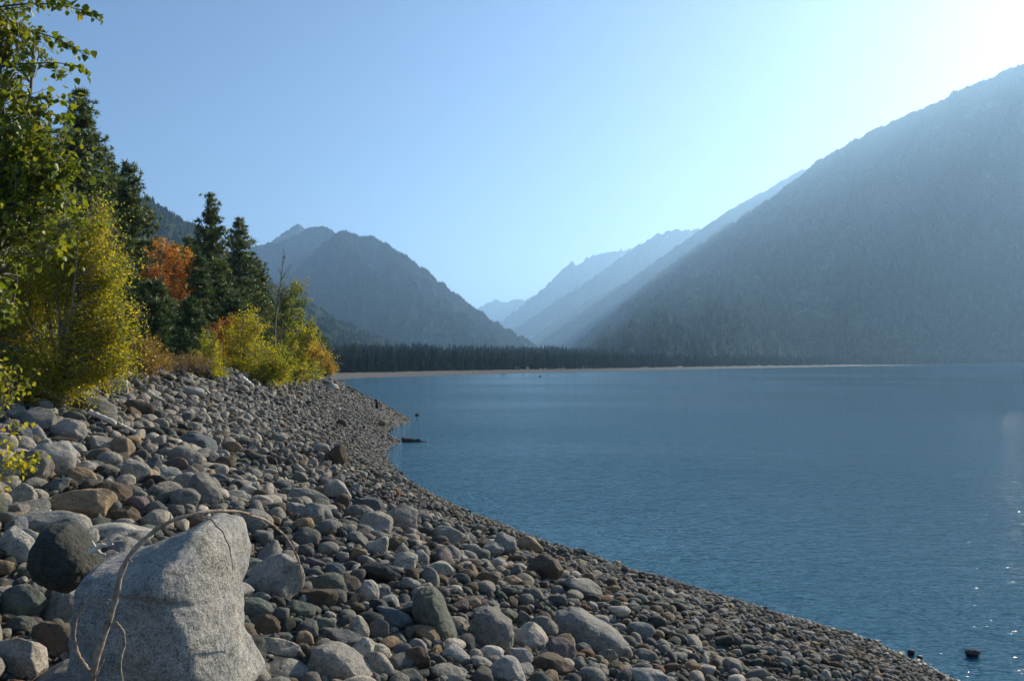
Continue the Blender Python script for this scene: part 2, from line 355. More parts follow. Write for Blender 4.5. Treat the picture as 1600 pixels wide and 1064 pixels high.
# ---------------------------------------------------------------- far woods
def cone_template(tiers, sides, seed, slim=.22):
    rng = np.random.default_rng(seed); V = []; Fc = []
    for i in range(tiers):
        z0 = .04 + .9 * i / tiers; z1 = min(1, z0 + 1.45 / tiers) if i < tiers - 1 else 1
        r = slim * (1 - i / tiers) ** .8
        b = len(V)
        for k in range(sides):
            a = 6.283 * (k + .5 * (i % 2)) / sides; rr = r * rng.uniform(.7, 1.15)
            V.append((rr * math.cos(a), rr * math.sin(a), z0 + rng.uniform(-.02, .02)))
        V.append((0, 0, z1))
        for k in range(sides): Fc.append((b + k, b + (k + 1) % sides, b + sides))
    return np.array(V), np.array(Fc)
M_farwood = mat_leaf('far_conifer_foliage', [(0, (.011, .019, .010)), (.5, (.018, .029, .012)), (.88, (.030, .043, .014)), (1, (.09, .08, .025))], .1, 0.0)
def plant_cones(name, P, H, rng, tiers=1, sides=5, slim=.2, tint=None, nt_=4, label=None):
    mb = MB(); k = rng.integers(0, nt_, len(P)); tint = rng.beta(2, 2.6, len(P)) * .9 if tint is None else tint
    for j in range(nt_):
        sel = k == j
        if not sel.any(): continue
        tv, tf = cone_template(tiers, sides, 10 + j, slim); n = sel.sum(); a = rng.uniform(0, 6.28, n)
        M = np.zeros((n, 3, 3)); h = H[sel]; wd = h * rng.uniform(.75, 1.25, n)
        M[:, 0, 0] = np.cos(a) * wd; M[:, 0, 1] = -np.sin(a) * wd; M[:, 1, 0] = np.sin(a) * wd; M[:, 1, 1] = np.cos(a) * wd; M[:, 2, 2] = h
        V, Fc = batch(tv, tf, M, P[sel]); mb.add(V, [Fc], np.repeat(tint[sel], len(tv)))
    o = mb.build(name, M_farwood, smooth=False); props(o, kind='stuff'); return o
def scatter_on(G, n, rng, zmin=3, zmax=1e9, clump=True):
    a, b = G.shape[:2]; u = rng.uniform(0, a - 1.001, n * 3); v = rng.uniform(0, b - 1.001, n * 3)
    i, j = u.astype(int), v.astype(int); fu, fv = (u - i)[:, None], (v - j)[:, None]
    P = (G[i, j] * (1 - fu) + G[i + 1, j] * fu) * (1 - fv) + (G[i, j + 1] * (1 - fu) + G[i + 1, j + 1] * fu) * fv
    e1 = G[i + 1, j] - G[i, j]; e2 = G[i, j + 1] - G[i, j]; ar = np.linalg.norm(np.cross(e1, e2), axis=1)
    px, py = pix(P); keep = (P[:, 2] > zmin) & (P[:, 2] < zmax) & (px > -60) & (px < 1680) & (py > 0)
    keep &= rng.uniform(0, 1, len(P)) < ar / np.percentile(ar, 90)
    if clump: keep &= snoise(P[:, :2], 77, 1 / 160.) + rng.normal(0, .5, len(P)) > -.7
    return P[keep][:n]
rng = np.random.default_rng(3)
for G, n, h in ((G_right, 75000, (6, 12)), (G_mid, 55000, (6, 13)), (G_left, 30000, (7, 13)), (G_r2, 12000, (9, 16)), (G_mid_b, 8000, (8, 15))):
    P = scatter_on(G, n, rng); P[:, 2] -= 1
    plant_cones('mountain_forest', P, rng.uniform(*h, len(P)), rng)
# ---------------------------------------------------------------- stones of the beach
M_rock = mat_rock()
ICO = {}
def ico(k):
    if k not in ICO:
        bm = bmesh.new(); bmesh.ops.create_icosphere(bm, subdivisions=k, radius=1)
        ICO[k] = (np.array([v.co[:] for v in bm.verts]), np.array([[v.index for v in f.verts] for f in bm.faces])); bm.free()
    return ICO[k]
def rock_shape(k, seed, ang, planes=None):
    """unit stone: a soft polyhedron; ang 0 = rounded cobble, 1 = sharp broken block"""
    D, Fc = ico(k); r_ = np.random.default_rng(seed)
    n = planes or int(9 - 2 * ang + r_.integers(0, 5))
    N = r_.normal(size=(n, 3)); N /= np.linalg.norm(N, axis=1)[:, None]
    h = r_.uniform(.50 + .2 * (1 - ang), 1.0, n)
    p = 7 + 43 * ang
    r = ((np.clip(D @ N.T, 0, None) / h) ** p).sum(1) + (1 / 1.06) ** p
    r = r ** (-1 / p)
    if k >= 3:
        N2 = r_.normal(size=(40, 3)); N2 /= np.linalg.norm(N2, axis=1)[:, None]       # small chips
        h2 = r_.uniform(.93, 1.06, 40) * np.array([((np.clip(q @ N.T, 0, None) / h) ** p).sum() ** (-1 / p) if ((q @ N.T) > 0).any() else 1 for q in N2])
        r2 = ((np.clip(D @ N2.T, 0, None) / np.clip(h2, .5, 1.3)) ** 40).sum(1) ** (-1 / 40)
        r = np.minimum(r, r2 * 1.02)
    V = D * r[:, None]
    V = V * (1 + (.05 + .02 * ang) * fbm(V + 7.3 * (seed % 13), seed, .55, 4 if k >= 4 else 2, .45))[:, None]
    return V, Fc
# colour, graininess
TONE = {'boulder': ((.40, .405, .405), .85), 'granite': ((.39, .37, .34), .75), 'pale': ((.54, .51, .46), .5), 'grey': ((.27, .265, .25), .55), 'speckled': ((.46, .44, .40), .9),
        'green': ((.15, .17, .145), .2), 'dark': ((.075, .08, .072), .35), 'brown': ((.15, .115, .082), .2), 'tan': ((.36, .27, .175), .4),
        'purple': ((.17, .14, .145), .2), 'blue': ((.17, .19, .215), .25), 'slate': ((.16, .165, .16), .2), 'russet': ((.20, .105, .055), .2)}
WORD = {'boulder': 'granite', 'granite': 'light granite', 'pale': 'pale grey', 'grey': 'mid grey', 'speckled': 'black-speckled', 'green': 'greenish grey', 'dark': 'near-black',
        'brown': 'dark brown', 'tan': 'tan', 'purple': 'purplish', 'blue': 'bluish grey', 'slate': 'slate grey', 'russet': 'rusty brown'}
ROCKS = []    # (x, y, z, radius) already on the beach
NAMED = []    # (object, px, py, size in pixels, tone, shape word)
def rock_color(tone, rng):
    c, g = TONE[tone]; f = rng.uniform(.85, 1.18); w = rng.uniform(-.04, .04)
    f *= .80; return np.array([c[0] * f * (1 + w), c[1] * f * .95, c[2] * f * (1 - w) * .85, g * .8])
HERO_COUNT = [0]
GCACHE = {}
def hit(px, py):
    """where the sight line through a pixel meets the beach"""
    v = ray(px, py); ts = np.concatenate([np.arange(2.2, 60, .1), np.arange(60, 200, .5)])
    z = ground_z(v.x * ts, ts)[0]; below = (EYE + v.z * ts) < z
    i = int(np.argmax(below)) if below.any() else len(ts) - 1
    return ts[i]
def shape_word(ang, w, h):
    a = 'rounded' if ang < .3 else ('blocky' if ang < .6 else 'angular')
    if w > 1.9 * h: a = 'flat ' + a
    elif h > 1.15 * w: a = 'upright ' + a
    return a
def place_rock(cx, cy, w_, h_, rot, tone, ang, label=None, outline=None, Y=None, depth=None, seed=None, name=None, carve=None):
    HERO_COUNT[0] += 1; seed = seed or 1000 + HERO_COUNT[0]
    rng = np.random.default_rng(seed)
    if Y is None:
        Y = hit(cx, cy + .36 * h_)
        Y = Y + .25 * w_ / F_PX * Y
    c = np.array(at(cx, cy, Y)[:]); W, H = w_ / F_PX * Y, h_ / F_PX * Y
    k = 5 if max(w_, h_) > 44 else (4 if max(w_, h_) > 18 else 3)
    if outline: k = 6
    D_ = depth or (.5 * W + .35 * H) * rng.uniform(.9, 1.15)
    if outline:
        D, Fc = ico(k); poly = np.array([[(x - cx) / F_PX * Y, (cy - y) / F_PX * Y] for x, y in outline])
        tp = np.arctan2(poly[:, 1], poly[:, 0]); o_ = np.argsort(tp); tp = tp[o_]; rp = np.hypot(*poly.T)[o_]
        tt = np.concatenate([tp - 2 * math.pi, tp, tp + 2 * math.pi]); rr = np.concatenate([rp] * 3)
        grid = np.linspace(-math.pi, math.pi, 361)
        # straight edges between outline corners
        Rg = []
        P2 = poly[o_]; n = len(P2)
        for g in grid:
            d = np.array([math.cos(g), math.sin(g)]); best = 0
            for i in range(n):
                a, b = P2[i], P2[(i + 1) % n]; e = b - a; den = d[0] * e[1] - d[1] * e[0]
                if abs(den) < 1e-12: continue
                t = (a[0] * e[1] - a[1] * e[0]) / den; s = (a[0] * d[1] - a[1] * d[0]) / den
                if t > 0 and -1e-6 <= s <= 1 + 1e-6: best = max(best, t)
            Rg.append(best)
        Rg = np.array(Rg); Rg = (np.roll(Rg, 2) + 2 * np.roll(Rg, 1) + 3 * Rg + 2 * np.roll(Rg, -1) + np.roll(Rg, -2)) / 9
        th = np.arctan2(D[:, 2], D[:, 0]); q = np.clip(np.hypot(D[:, 0], D[:, 2]), 1e-6, 1); rad = np.interp(th, grid, Rg)
        cap, _ = rock_shape(k, seed, ang, 18); capr = np.linalg.norm(cap, axis=1); capr = .7 + .3 * capr / capr.mean()
        V = np.stack([np.cos(th) * rad * q ** .72, np.sign(D[:, 1]) * np.abs(D[:, 1]) ** .8 * D_ / 2 * capr, np.sin(th) * rad * q ** .72], 1)
        V *= (1 + .022 * fbm(V / W, seed, 1.8, 5, .58) * (1 + .5 * ang))[:, None]
        if carve: V = carve(V, W, H)
    else:
        V, Fc = rock_shape(k, seed, min(1, ang + .18))
        Rm = rot_rand(rng, 1)[0] if ang < .3 else np.eye(3)
        V = (V @ Rm.T) * np.array([W, D_, H]) / 2
        a = R(rot); ca, sa = math.cos(a), math.sin(a)
        x, z = V[:, 0].copy(), V[:, 2].copy(); V[:, 0] = ca * x - sa * z; V[:, 2] = sa * x + ca * z
        # keep the long axis tilted, then fit the seen width and height
        V[:, 0] *= W / np.ptp(V[:, 0]); V[:, 2] *= H / np.ptp(V[:, 2])
        V[:, 0] -= (V[:, 0].max() + V[:, 0].min()) / 2; V[:, 2] -= (V[:, 2].max() + V[:, 2].min()) / 2
    col = np.tile(rock_color(tone, rng), (len(V), 1))
    big = max(W, H) > .75
    o = mesh_obj(name or ('boulder' if big else 'beach_stone'), V + c, [Fc], M_rock, attrs={'rock': ('FLOAT_COLOR', 'POINT', col)}, loc=c)
    ROCKS.append((c[0], c[1], c[2], (W + D_) / 4)); NAMED.append([o, cx, cy, (w_ + h_) / 2, tone, shape_word(ang, w_, h_), label, big, HERO_COUNT[0]])
    return o
def carve_big(V, W, H):
    """the front of the big boulder: a shelf edge runs across it and turns down its side"""
    x, z = V[:, 0] / W, V[:, 2] / H; front = np.clip(-V[:, 1] / .12, 0, 1)
    edge = .17 - .10 * np.clip((x + .1) / .45, 0, 1) + .02 * np.sin(x * 17)
    side = .31 + .15 * np.clip(-z, 0, .5)
    inside = 1 / (1 + np.exp(-(edge - z) * 55)) * 1 / (1 + np.exp(-(side - x + .02 * np.sin(z * 23)) * 60))
    V[:, 1] += 1.3 * W * .75 * np.clip(x - .17 + .05 * np.sin(z * 9), 0, 1) * (1 - inside * .6) + .9 * H * np.clip(z - .22 - .1 * np.sin(x * 6), 0, 1)
    V[:, 1] += inside * front * .06
    groove = np.exp(-((z - edge) / .012) ** 2) * (x < side) * front
    V[:, 1] += groove * .02
    return V
place_rock(265, 945, 282, 274, 0, 'boulder', .3, 'huge peaked granite boulder behind the arching dead branch', Y=4.35, depth=.85, seed=5, carve=carve_big,
    outline=[(132,950),(138,908),(160,880),(205,868),(250,852),(288,832),(318,815),(342,824),(354,850),(356,885),(356,930),(366,985),(374,1040),(386,1085),(250,1095),(128,1085)])
place_rock(97, 869, 108, 106, 0, 'dark', .4, 'near-black round boulder leaning on the huge peaked granite boulder', Y=4.75, depth=.36, seed=6,
    outline=[(56,880),(60,850),(72,828),(88,819),(112,819),(130,838),(147,862),(150,888),(140,905),(118,922),(90,914),(66,900)])
place_rock(924, 990, 114, 82, 0, 'grey', .55, 'large grey-brown boulder with a dark crest, low beside the pebbly shore', seed=8,
    outline=[(867,972),(872,958),(892,951),(908,953),(925,964),(948,977),(968,990),(981,1006),(976,1018),(964,1031),(940,1030),(915,1028),(888,1026),(872,1012),(868,992)])
place_rock(766, 984, 74, 74, 0, 'grey', .8, 'squarish grey slab boulder with a sloping flat top', seed=9,
    outline=[(729,1005),(732,985),(742,955),(762,949),(775,953),(800,972),(803,985),(801,1020),(770,1022),(735,1012)])
place_rock(683, 964, 76, 92, 0, 'green', .6, 'tall greenish boulder shaped like a leaning tooth', seed=10,
    outline=[(644,950),(648,930),(658,918),(678,918),(692,935),(700,960),(712,985),(719,1010),(690,1012),(665,990),(648,968)])
place_rock(541, 1043, 122, 74, 0, 'granite', .4, 'wide pale granite boulder sloping down at the lower picture edge', seed=11,
    outline=[(482,1030),(490,1014),(508,1007),(530,1009),(550,1020),(575,1042),(602,1072),(560,1085),(490,1080),(482,1050)])
H_ = [  # cx, cy, w, h, tilt, tone, angularity, own label or None
(429,905,90,82,-8,'granite',.25,'round granite boulder touching the huge peaked boulder on its lake side'),
(26,857,60,70,0,'speckled',.15,'smooth speckled boulder cut off by the left picture edge, beside the near-black boulder'),
(76,824,124,52,4,'granite',.3,'broad low granite boulder behind the near-black round boulder'),
(118,793,114,58,0,'tan',.15,'large rounded boulder with tan tinted crown, the broadest above the near-black one'),
(34,781,44,52,8,'speckled',.15,'knobbly upright speckled stone beside the tan-crowned boulder'),
(172,836,120,38,3,'pale',.3,'low pale granite slab running into the huge peaked boulder'),
(198,808,50,34,-15,'brown',.9,'brown split slab with a square end, above the low pale granite slab'),
(178,772,56,42,-12,'brown',.05,'smooth brown dome-shaped boulder beside the tan-crowned boulder'),
(216,788,36,28,0,'purple',.7,None),(243,798,42,32,0,'slate',.8,None),(272,802,34,28,0,'slate',.8,None),(268,776,70,28,-12,'green',.8,'flat dark green slab lying in front of the leaning egg-shaped boulder'),
(36,943,70,62,0,'green',.55,'many-sided greenish stone below the near-black boulder'),(92,957,62,72,0,'grey',.35,None),(31,980,50,34,0,'green',.4,None),
(98,1004,96,68,-10,'brown',.85,'brown wedge-shaped stone behind the foot of the dead branch'),(30,1034,84,76,0,'granite',.5,'granite boulder filling the lower left corner of the shore'),
(112,1070,144,80,0,'granite',.3,'low granite boulder under the foot of the dead branch'),(236,1050,92,64,-8,'granite',.3,'granite boulder below the white-capped stone'),
(243,1008,36,38,0,'pale',.6,'small white-capped stone in front of the huge peaked boulder'),(140,992,26,20,0,'green',.4,None),
(190,1018,74,46,0,'slate',.8,None),(286,1046,56,54,0,'slate',.8,None),(362,833,38,44,-10,'brown',.4,None),(408,937,42,24,0,'grey',.5,None),
(411,978,52,38,0,'brown',.6,None),(436,1016,74,44,-10,'granite',.6,None),(455,1054,78,40,0,'granite',.6,None),
(497,938,62,40,-5,'brown',.45,'smooth dark brown stone at the foot of the round granite boulder'),(540,918,54,38,-6,'brown',.15,None),(577,929,30,46,6,'pale',.45,None),
(592,897,70,42,-20,'dark',.85,None),(682,892,54,30,0,'speckled',.15,None),(584,820,60,40,6,'granite',.3,'rounded granite boulder just shoreward of the branch tip, one of two'),
(626,813,56,46,0,'granite',.3,'squat granite boulder nearest the gravel strip, beside its rounded neighbour'),(702,838,54,34,0,'granite',.2,None),
(617,857,42,34,-10,'brown',.6,None),(536,999,72,40,-14,'slate',.5,None),(560,987,34,48,10,'speckled',.3,None),(590,985,38,42,0,'slate',.8,None),
(617,964,58,34,-38,'blue',.5,'blue-and-white veined stone beside the leaning tooth boulder'),(665,991,46,32,-25,'tan',.4,None),(651,1030,44,46,-10,'brown',.55,None),(588,1037,58,42,-30,'granite',.5,None),
(713,1026,46,36,-15,'pale',.3,None),(593,1020,40,32,-20,'speckled',.4,None),(477,842,44,34,0,'slate',.95,None),(490,881,42,20,-12,'purple',.6,None),
(523,893,34,26,0,'blue',.7,None),(468,957,48,38,0,'green',.85,None),(411,843,32,30,0,'grey',.5,None),(461,797,40,22,0,'speckled',.2,None),
(828,999,58,50,-20,'pale',.35,'pale humped boulder pressed against the large grey-brown boulder'),(845,985,54,44,0,'grey',.5,None),(857,1042,78,42,-16,'brown',.35,None),(884,1041,30,24,-20,'pale',.4,None),
(763,1023,48,32,-8,'pale',.4,None),(789,1050,66,54,-30,'pale',.5,None),(852,892,58,46,-6,'brown',.5,'brown-grey block near the water, upper of two large stones together'),
(905,919,70,38,-14,'grey',.25,'long humped boulder by the water, lower of two large stones together'),(827,852,44,30,-10,'tan',.5,None),(788,852,38,38,0,'grey',.7,None),(770,862,36,30,0,'grey',.4,None),
(1001,989,46,36,-12,'grey',.4,None),(1006,1060,84,44,-5,'granite',.3,None),(1006,1027,44,26,0,'slate',.4,None),
(106,674,56,40,0,'granite',.3,None),(57,732,52,60,-8,'grey',.35,'tall grey boulder beneath the sparse leafy twigs'),(88,722,68,64,0,'granite',.3,'round granite boulder tucked behind the tall grey one'),
(25,685,48,50,0,'blue',.6,'bluish angular boulder under the leafy branches'),(56,683,36,32,-20,'pale',.7,None),(60,658,54,44,-12,'grey',.5,None),(146,636,74,42,-14,'slate',.35,'big slate-grey slab boulder just below the yellow bush'),
(160,697,50,34,-8,'granite',.2,None),(169,721,42,32,-5,'granite',.2,None),(190,701,38,40,0,'tan',.1,None),(212,740,48,40,-6,'speckled',.1,'ball-like speckled boulder between several grey domes'),
(127,746,50,34,-22,'tan',.3,'tan boulder with a rusty side behind the tan-crowned boulder'),(240,743,20,30,0,'granite',.2,None),(264,747,44,36,-30,'granite',.2,None),
(289,718,58,46,-6,'granite',.4,'granite boulder shaped like an upturned triangle'),(288,756,34,38,-25,'granite',.2,None),(319,768,48,60,14,'grey',.2,'leaning egg-shaped grey boulder above the arching branch'),
(307,693,66,34,-10,'blue',.4,'bluish humped boulder with a white wood chip on its back'),(216,638,56,28,-6,'brown',.5,'dark brown flat boulder on the upper beach'),(236,679,42,26,0,'dark',.4,None),
(311,581,38,26,-12,'dark',.6,'dark maroon boulder at the edge of the shrubs'),(220,582,20,22,0,'grey',.2,'round grey boulder at the foot of the yellow bush'),(303,615,36,22,-16,'pale',.3,None),
(180,602,40,34,-30,'pale',.8,None),(158,610,36,26,0,'brown',.5,None),(6,735,48,66,0,'speckled',.4,None),(85,760,46,28,10,'blue',.2,None),(108,694,56,26,-12,'brown',.6,None),
(262,768,48,30,-20,'granite',.4,None),(372,776,38,22,0,'pale',.2,None),(503,705,32,26,0,'granite',.3,None),
(526,713,30,40,8,'brown',.55,'upright brown slab standing on edge, beside a round stone'),(524,768,52,40,0,'granite',.2,None),(514,770,30,20,0,'granite',.2,None),(535,784,24,26,0,'brown',.7,None),
(480,778,68,32,-20,'granite',.25,'long pale boulder tilted toward the water'),(555,800,30,24,0,'grey',.3,None),(575,791,50,26,-8,'slate',.7,None),(457,795,30,22,0,'granite',.3,None),
(436,686,26,18,0,'grey',.3,None),(382,692,34,16,0,'slate',.3,None),(468,747,26,22,0,'grey',.3,None),(597,662,15,12,0,'tan',.8,'small square tan block on the gravel point'),(534,661,18,13,0,'brown',.3,None),
(519,605,20,13,-15,'pale',.6,'pale angular block on the far stony bank above the water'),(512,599,16,10,0,'grey',.5,None),(396,880,20,16,0,'slate',.4,None),(628,748,16,9,0,'grey',.2,None),(625,739,14,5,0,'dark',.2,None),
(960,1000,24,20,0,'slate',.4,None),(350,840,22,30,0,'pale',.5,None),(375,858,34,26,-30,'tan',.5,None),(660,930,36,26,0,'granite',.3,None),(640,912,34,24,0,'granite',.2,None),(720,905,30,20,0,'slate',.5,None),
(750,872,32,30,0,'slate',.4,None),(735,945,34,26,0,'tan',.3,None),(560,868,30,26,0,'tan',.7,None),(520,850,40,22,-10,'dark',.5,None),(545,835,30,24,-30,'slate',.4,None),(500,800,34,28,0,'grey',.3,None),
(440,760,30,20,0,'slate',.4,None),(410,775,28,22,0,'brown',.4,None),(395,740,30,18,0,'grey',.3,None),(350,725,30,26,0,'brown',.3,None),(365,700,28,24,0,'tan',.5,None),(400,715,30,18,0,'slate',.3,None),
(345,750,36,20,-20,'slate',.4,None),(425,815,30,20,0,'tan',.5,None),(392,812,26,20,0,'blue',.3,None),
(720,975,26,22,0,'dark',.6,None),(700,1055,60,34,0,'granite',.3,None),(640,1062,44,30,0,'green',.5,None),(620,1000,30,22,0,'green',.7,None),(480,985,40,32,0,'slate',.5,None),(445,1000,30,20,0,'green',.3,None),
(830,930,40,24,0,'slate',.4,None),(800,910,34,22,0,'tan',.4,None),(870,940,34,24,0,'slate',.4,None),(905,965,30,24,0,'grey',.3,None),(760,905,40,24,0,'brown',.4,None),(690,865,34,22,0,'slate',.4,None)]
for a in H_: place_rock(*a)
N_HERO = len(NAMED)
# ---- the rest of the beach, big stones first, each new one kept off those already lying there
rng = np.random.default_rng(11)
CELL = .5; GRID = {}
def put(x, y, r):
    GRID.setdefault((int(x // CELL), int(y // CELL)), []).append((x, y, r))
for x, y, z, r in ROCKS: put(x, y, r)
def free(x, y, r, slack):
    i, j = int(x // CELL), int(y // CELL)
    for a in (-1, 0, 1):
        for b in (-1, 0, 1):
            for (u, v, q) in GRID.get((i + a, j + b), ()):
                d = (r + q) * slack
                if (u - x) ** 2 + (v - y) ** 2 < d * d: return False
    return True
def candidates(n, y0, y1, rng):
    y = rng.uniform(y0, y1, n); px = rng.uniform(-60, 1600, n); x = (px - 800) / F_PX * y
    z, s, u, far = ground_z(x, y); keep = (s > -.35) & (u < 1.5) & (far < .7)
    return x[keep], y[keep], z[keep], s[keep], u[keep]
SC = []
def fill(n, y0, y1, rfun, slack, lift=.25, smin=-.3):
    x, y, z, s, u = candidates(n, y0, y1, rng)
    r = rfun(s, u, y, len(x)); o = np.argsort(-r)
    for i in o:
        if s[i] < smin or r[i] <= 0: continue
        if s[i] < 2.0 and r[i] > .05 + .03 * max(s[i], 0) + .0018 * y[i]: continue
        if free(x[i], y[i], r[i], slack):
            put(x[i], y[i], r[i]); SC.append((x[i], y[i], z[i] + r[i] * lift, r[i], u[i]))
def rbig(s, u, y, n): return np.where(rng.uniform(0, 1, n) < np.clip(u * 1.1, .02, 1), rng.uniform(.09, .22, n) * (.50 + .68 * np.clip(u, 0, 1) ** 1.6), .0)
def rmid(s, u, y, n): return (.045 + .065 * rng.uniform(0, 1, n) ** 1.6) * (.55 + 1.15 * np.clip(u * 1.3, 0, 1) * np.clip(y / 14, .55, 1))
def rsmall(s, u, y, n): return rng.uniform(.03, .06, n) * (1 + .012 * y)
fill(2300, 2.5, 14, rbig, .80); fill(3500, 14, 34, rbig, .85); fill(1500, 34, 110, rbig, 1.0)
fill(22000, 2.5, 14, rmid, .78, .2); fill(34000, 14, 34, rmid, .78, .2); fill(60000, 34, 150, lambda *a: rmid(*a) * 1.2, .8, .2)
fill(60000, 2.5, 14, rsmall, .74, .15); fill(80000, 14, 30, rsmall, .76, .15); fill(60000, 30, 60, rsmall, .8, .15)
fill(90000, 55, 190, lambda s, u, y, n: rng.uniform(.05, .10, n) * (1 + .004 * (y - 50)), .8, .2)
fill(40000, 2.5, 14, lambda s, u, y, n: rng.uniform(.016, .035, n), .7, .3)
SC = np.array(SC)
print('stones scattered', len(SC))
px, py = pix(SC[:, :3]); size = SC[:, 3] * 2 * F_PX / np.maximum(SC[:, 1], 1)
TONES = ['granite', 'pale', 'grey', 'speckled', 'green', 'dark', 'brown', 'tan', 'purple', 'blue', 'slate', 'russet']
PROB = np.array([.10, .035, .19, .05, .13, .07, .14, .055, .03, .03, .16, .01]); PROB /= PROB.sum()
tone_i = rng.choice(len(TONES), len(SC), p=PROB)
pale_big = (SC[:, 3] > .12) & (rng.uniform(0, 1, len(SC)) < .6); tone_i = np.where(pale_big, rng.choice([0, 0, 1, 2, 2, 3], len(SC)), tone_i)
angs = rng.choice([.2, .55, .8, 1.0], len(SC), p=[.16, .26, .33, .25])
inview = (px > 6) & (px < 1594) & (py > 560) & (py < 1050)
N_IND = 300 - N_HERO
order = np.argsort(-np.where(inview, size, 0)); indiv = order[:N_IND]; rest = np.ones(len(SC), bool); rest[indiv] = False
for i in indiv:
    x, y, z, r, u = SC[i]; a = rng.uniform(.75, 1.25); hh = rng.uniform(.6, .95)
    sz = size[i]; T = TONES[tone_i[i]]
    V, Fc = rock_shape(5 if sz > 44 else (4 if sz > 18 else 3), 3000 + int(i), angs[i])
    M = np.diag([r * a, r / a, r * hh]); q = Matrix.Rotation(rng.uniform(0, 6.28), 3, 'Z') @ Matrix.Rotation(rng.normal(0, .35), 3, 'X') @ Matrix.Rotation(rng.normal(0, .35), 3, 'Y')
    V = (V @ M) @ np.array(q).T; c = (x, y, z)
    o = mesh_obj('beach_stone', V + np.array(c), [Fc], M_rock, attrs={'rock': ('FLOAT_COLOR', 'POINT', np.tile(rock_color(T, rng), (len(V), 1)))}, loc=c)
    vx, vy = pix(V + np.array(c)); NAMED.append([o, px[i], py[i], sz, T, shape_word(angs[i], np.ptp(vx), np.ptp(vy)), None, False, -1])
# many small stones nobody could count: one object
tot = MB(); cols = []
sub = SC[rest]; ssz = size[rest]; st = tone_i[rest]; vis = (px[rest] > -300) & (px[rest] < 1750)
Vs, Fs, Cs, SM = [], [], [], []; base = 0
toned = np.array([[*TONE[t][0], TONE[t][1]] for t in TONES])
for lod, lo, hi in ((3, 22, 1e9), (2, 7, 22), (1, 0, 7)):
    sel_l = vis & (ssz >= lo) & (ssz < hi); kind = rng.integers(0, 20, len(sub))
    for j in range(20):
        sel = sel_l & (kind == j); n = int(sel.sum())
        if not n: continue
        tv, tf = rock_shape(lod, 500 + j, [.25, .5, .8, 1.][j % 4])
        a = rng.uniform(.7, 1.35, n); hh = rng.uniform(.5, .95, n); r = sub[sel, 3]
        S = np.zeros((n, 3, 3)); S[:, 0, 0] = r * a; S[:, 1, 1] = r / a; S[:, 2, 2] = r * hh
        th = rng.uniform(0, 6.28, n); tx = rng.normal(0, .35, n)
        Rz = np.zeros((n, 3, 3)); Rz[:, 0, 0] = np.cos(th); Rz[:, 0, 1] = -np.sin(th); Rz[:, 1, 0] = np.sin(th); Rz[:, 1, 1] = np.cos(th); Rz[:, 2, 2] = 1
        Rx = np.zeros((n, 3, 3)); Rx[:, 0, 0] = 1; Rx[:, 1, 1] = np.cos(tx); Rx[:, 1, 2] = -np.sin(tx); Rx[:, 2, 1] = np.sin(tx); Rx[:, 2, 2] = np.cos(tx)
        V, Fc = batch(tv, tf, Rz @ Rx @ S, sub[sel, :3]); Vs.append(V); Fs.append(Fc + base); base += len(V); SM.append(np.full(len(Fc), lod == 3))
        c = toned[st[sel]].copy() * np.array([.70, .655, .57, .8]); c[:, :3] *= rng.uniform(.75, 1.2, (n, 1)); c[:, 0] *= rng.uniform(.96, 1.05, n)
        Cs.append(np.repeat(c, len(tv), 0))
heap = mesh_obj('pebbles', np.concatenate(Vs), [np.concatenate(Fs)], M_rock, smooth=np.concatenate(SM), attrs={'rock': ('FLOAT_COLOR', 'POINT', np.concatenate(Cs))})
props(heap, kind='stuff')
# labels: a landmark's own words, else what the stone looks like and which landmark it lies beside
LAND = [(o, x, y, l) for o, x, y, s, T, w, l, b, k in NAMED if l]
SHORT = {0: 'the huge peaked boulder', 1: 'the near-black round boulder', 2: 'the dark-crested shore boulder', 3: 'the squarish slab boulder', 4: 'the leaning tooth boulder', 5: 'the sloping granite boulder at bottom',
         6: 'the round boulder touching the peaked one', 9: 'the tan-crowned boulder', 18: 'the many-sided greenish stone', 38: 'the rounded pair of granite boulders', 46: 'the blue veined stone'}
MARKS = []
for key, sh_ in (('huge peaked granite boulder b', 'the huge peaked boulder'), ('near-black', 'the near-black round boulder'), ('large grey-brown', 'the dark-crested shore boulder'), ('squarish', 'the squarish slab boulder'),
        ('tall greenish', 'the leaning tooth boulder'), ('wide pale', 'the sloping granite boulder'), ('large rounded boulder with tan', 'the tan-crowned boulder'), ('rounded granite boulder just', 'the paired granite boulders'),
        ('upright brown slab', 'the upright brown slab'), ('long pale boulder', 'the long tilted boulder'), ('ball-like', 'the ball-like speckled boulder'), ('granite boulder shaped', 'the triangular granite boulder'),
        ('leaning egg', 'the egg-shaped boulder'), ('bluish humped', 'the bluish humped boulder'), ('dark brown flat', 'the flat brown boulder'), ('dark maroon', 'the maroon boulder'), ('big slate-grey', 'the big slate slab'),
        ('small square tan', 'the square tan block'), ('pale angular block on', 'the pale bank block'), ('brown-grey block near', 'the waterside brown-grey block'), ('tall grey boulder', 'the tall grey boulder'), ('many-sided', 'the many-sided greenish stone')):
    for o, x, y, l in LAND:
        if l.startswith(key): MARKS.append((x, y, sh_)); break
buckets = {}
ORD = ['', 'second ', 'third ', 'fourth ', 'fifth ', 'sixth ', 'seventh ', 'eighth ', 'ninth ', 'tenth ', 'eleventh ', 'twelfth ']
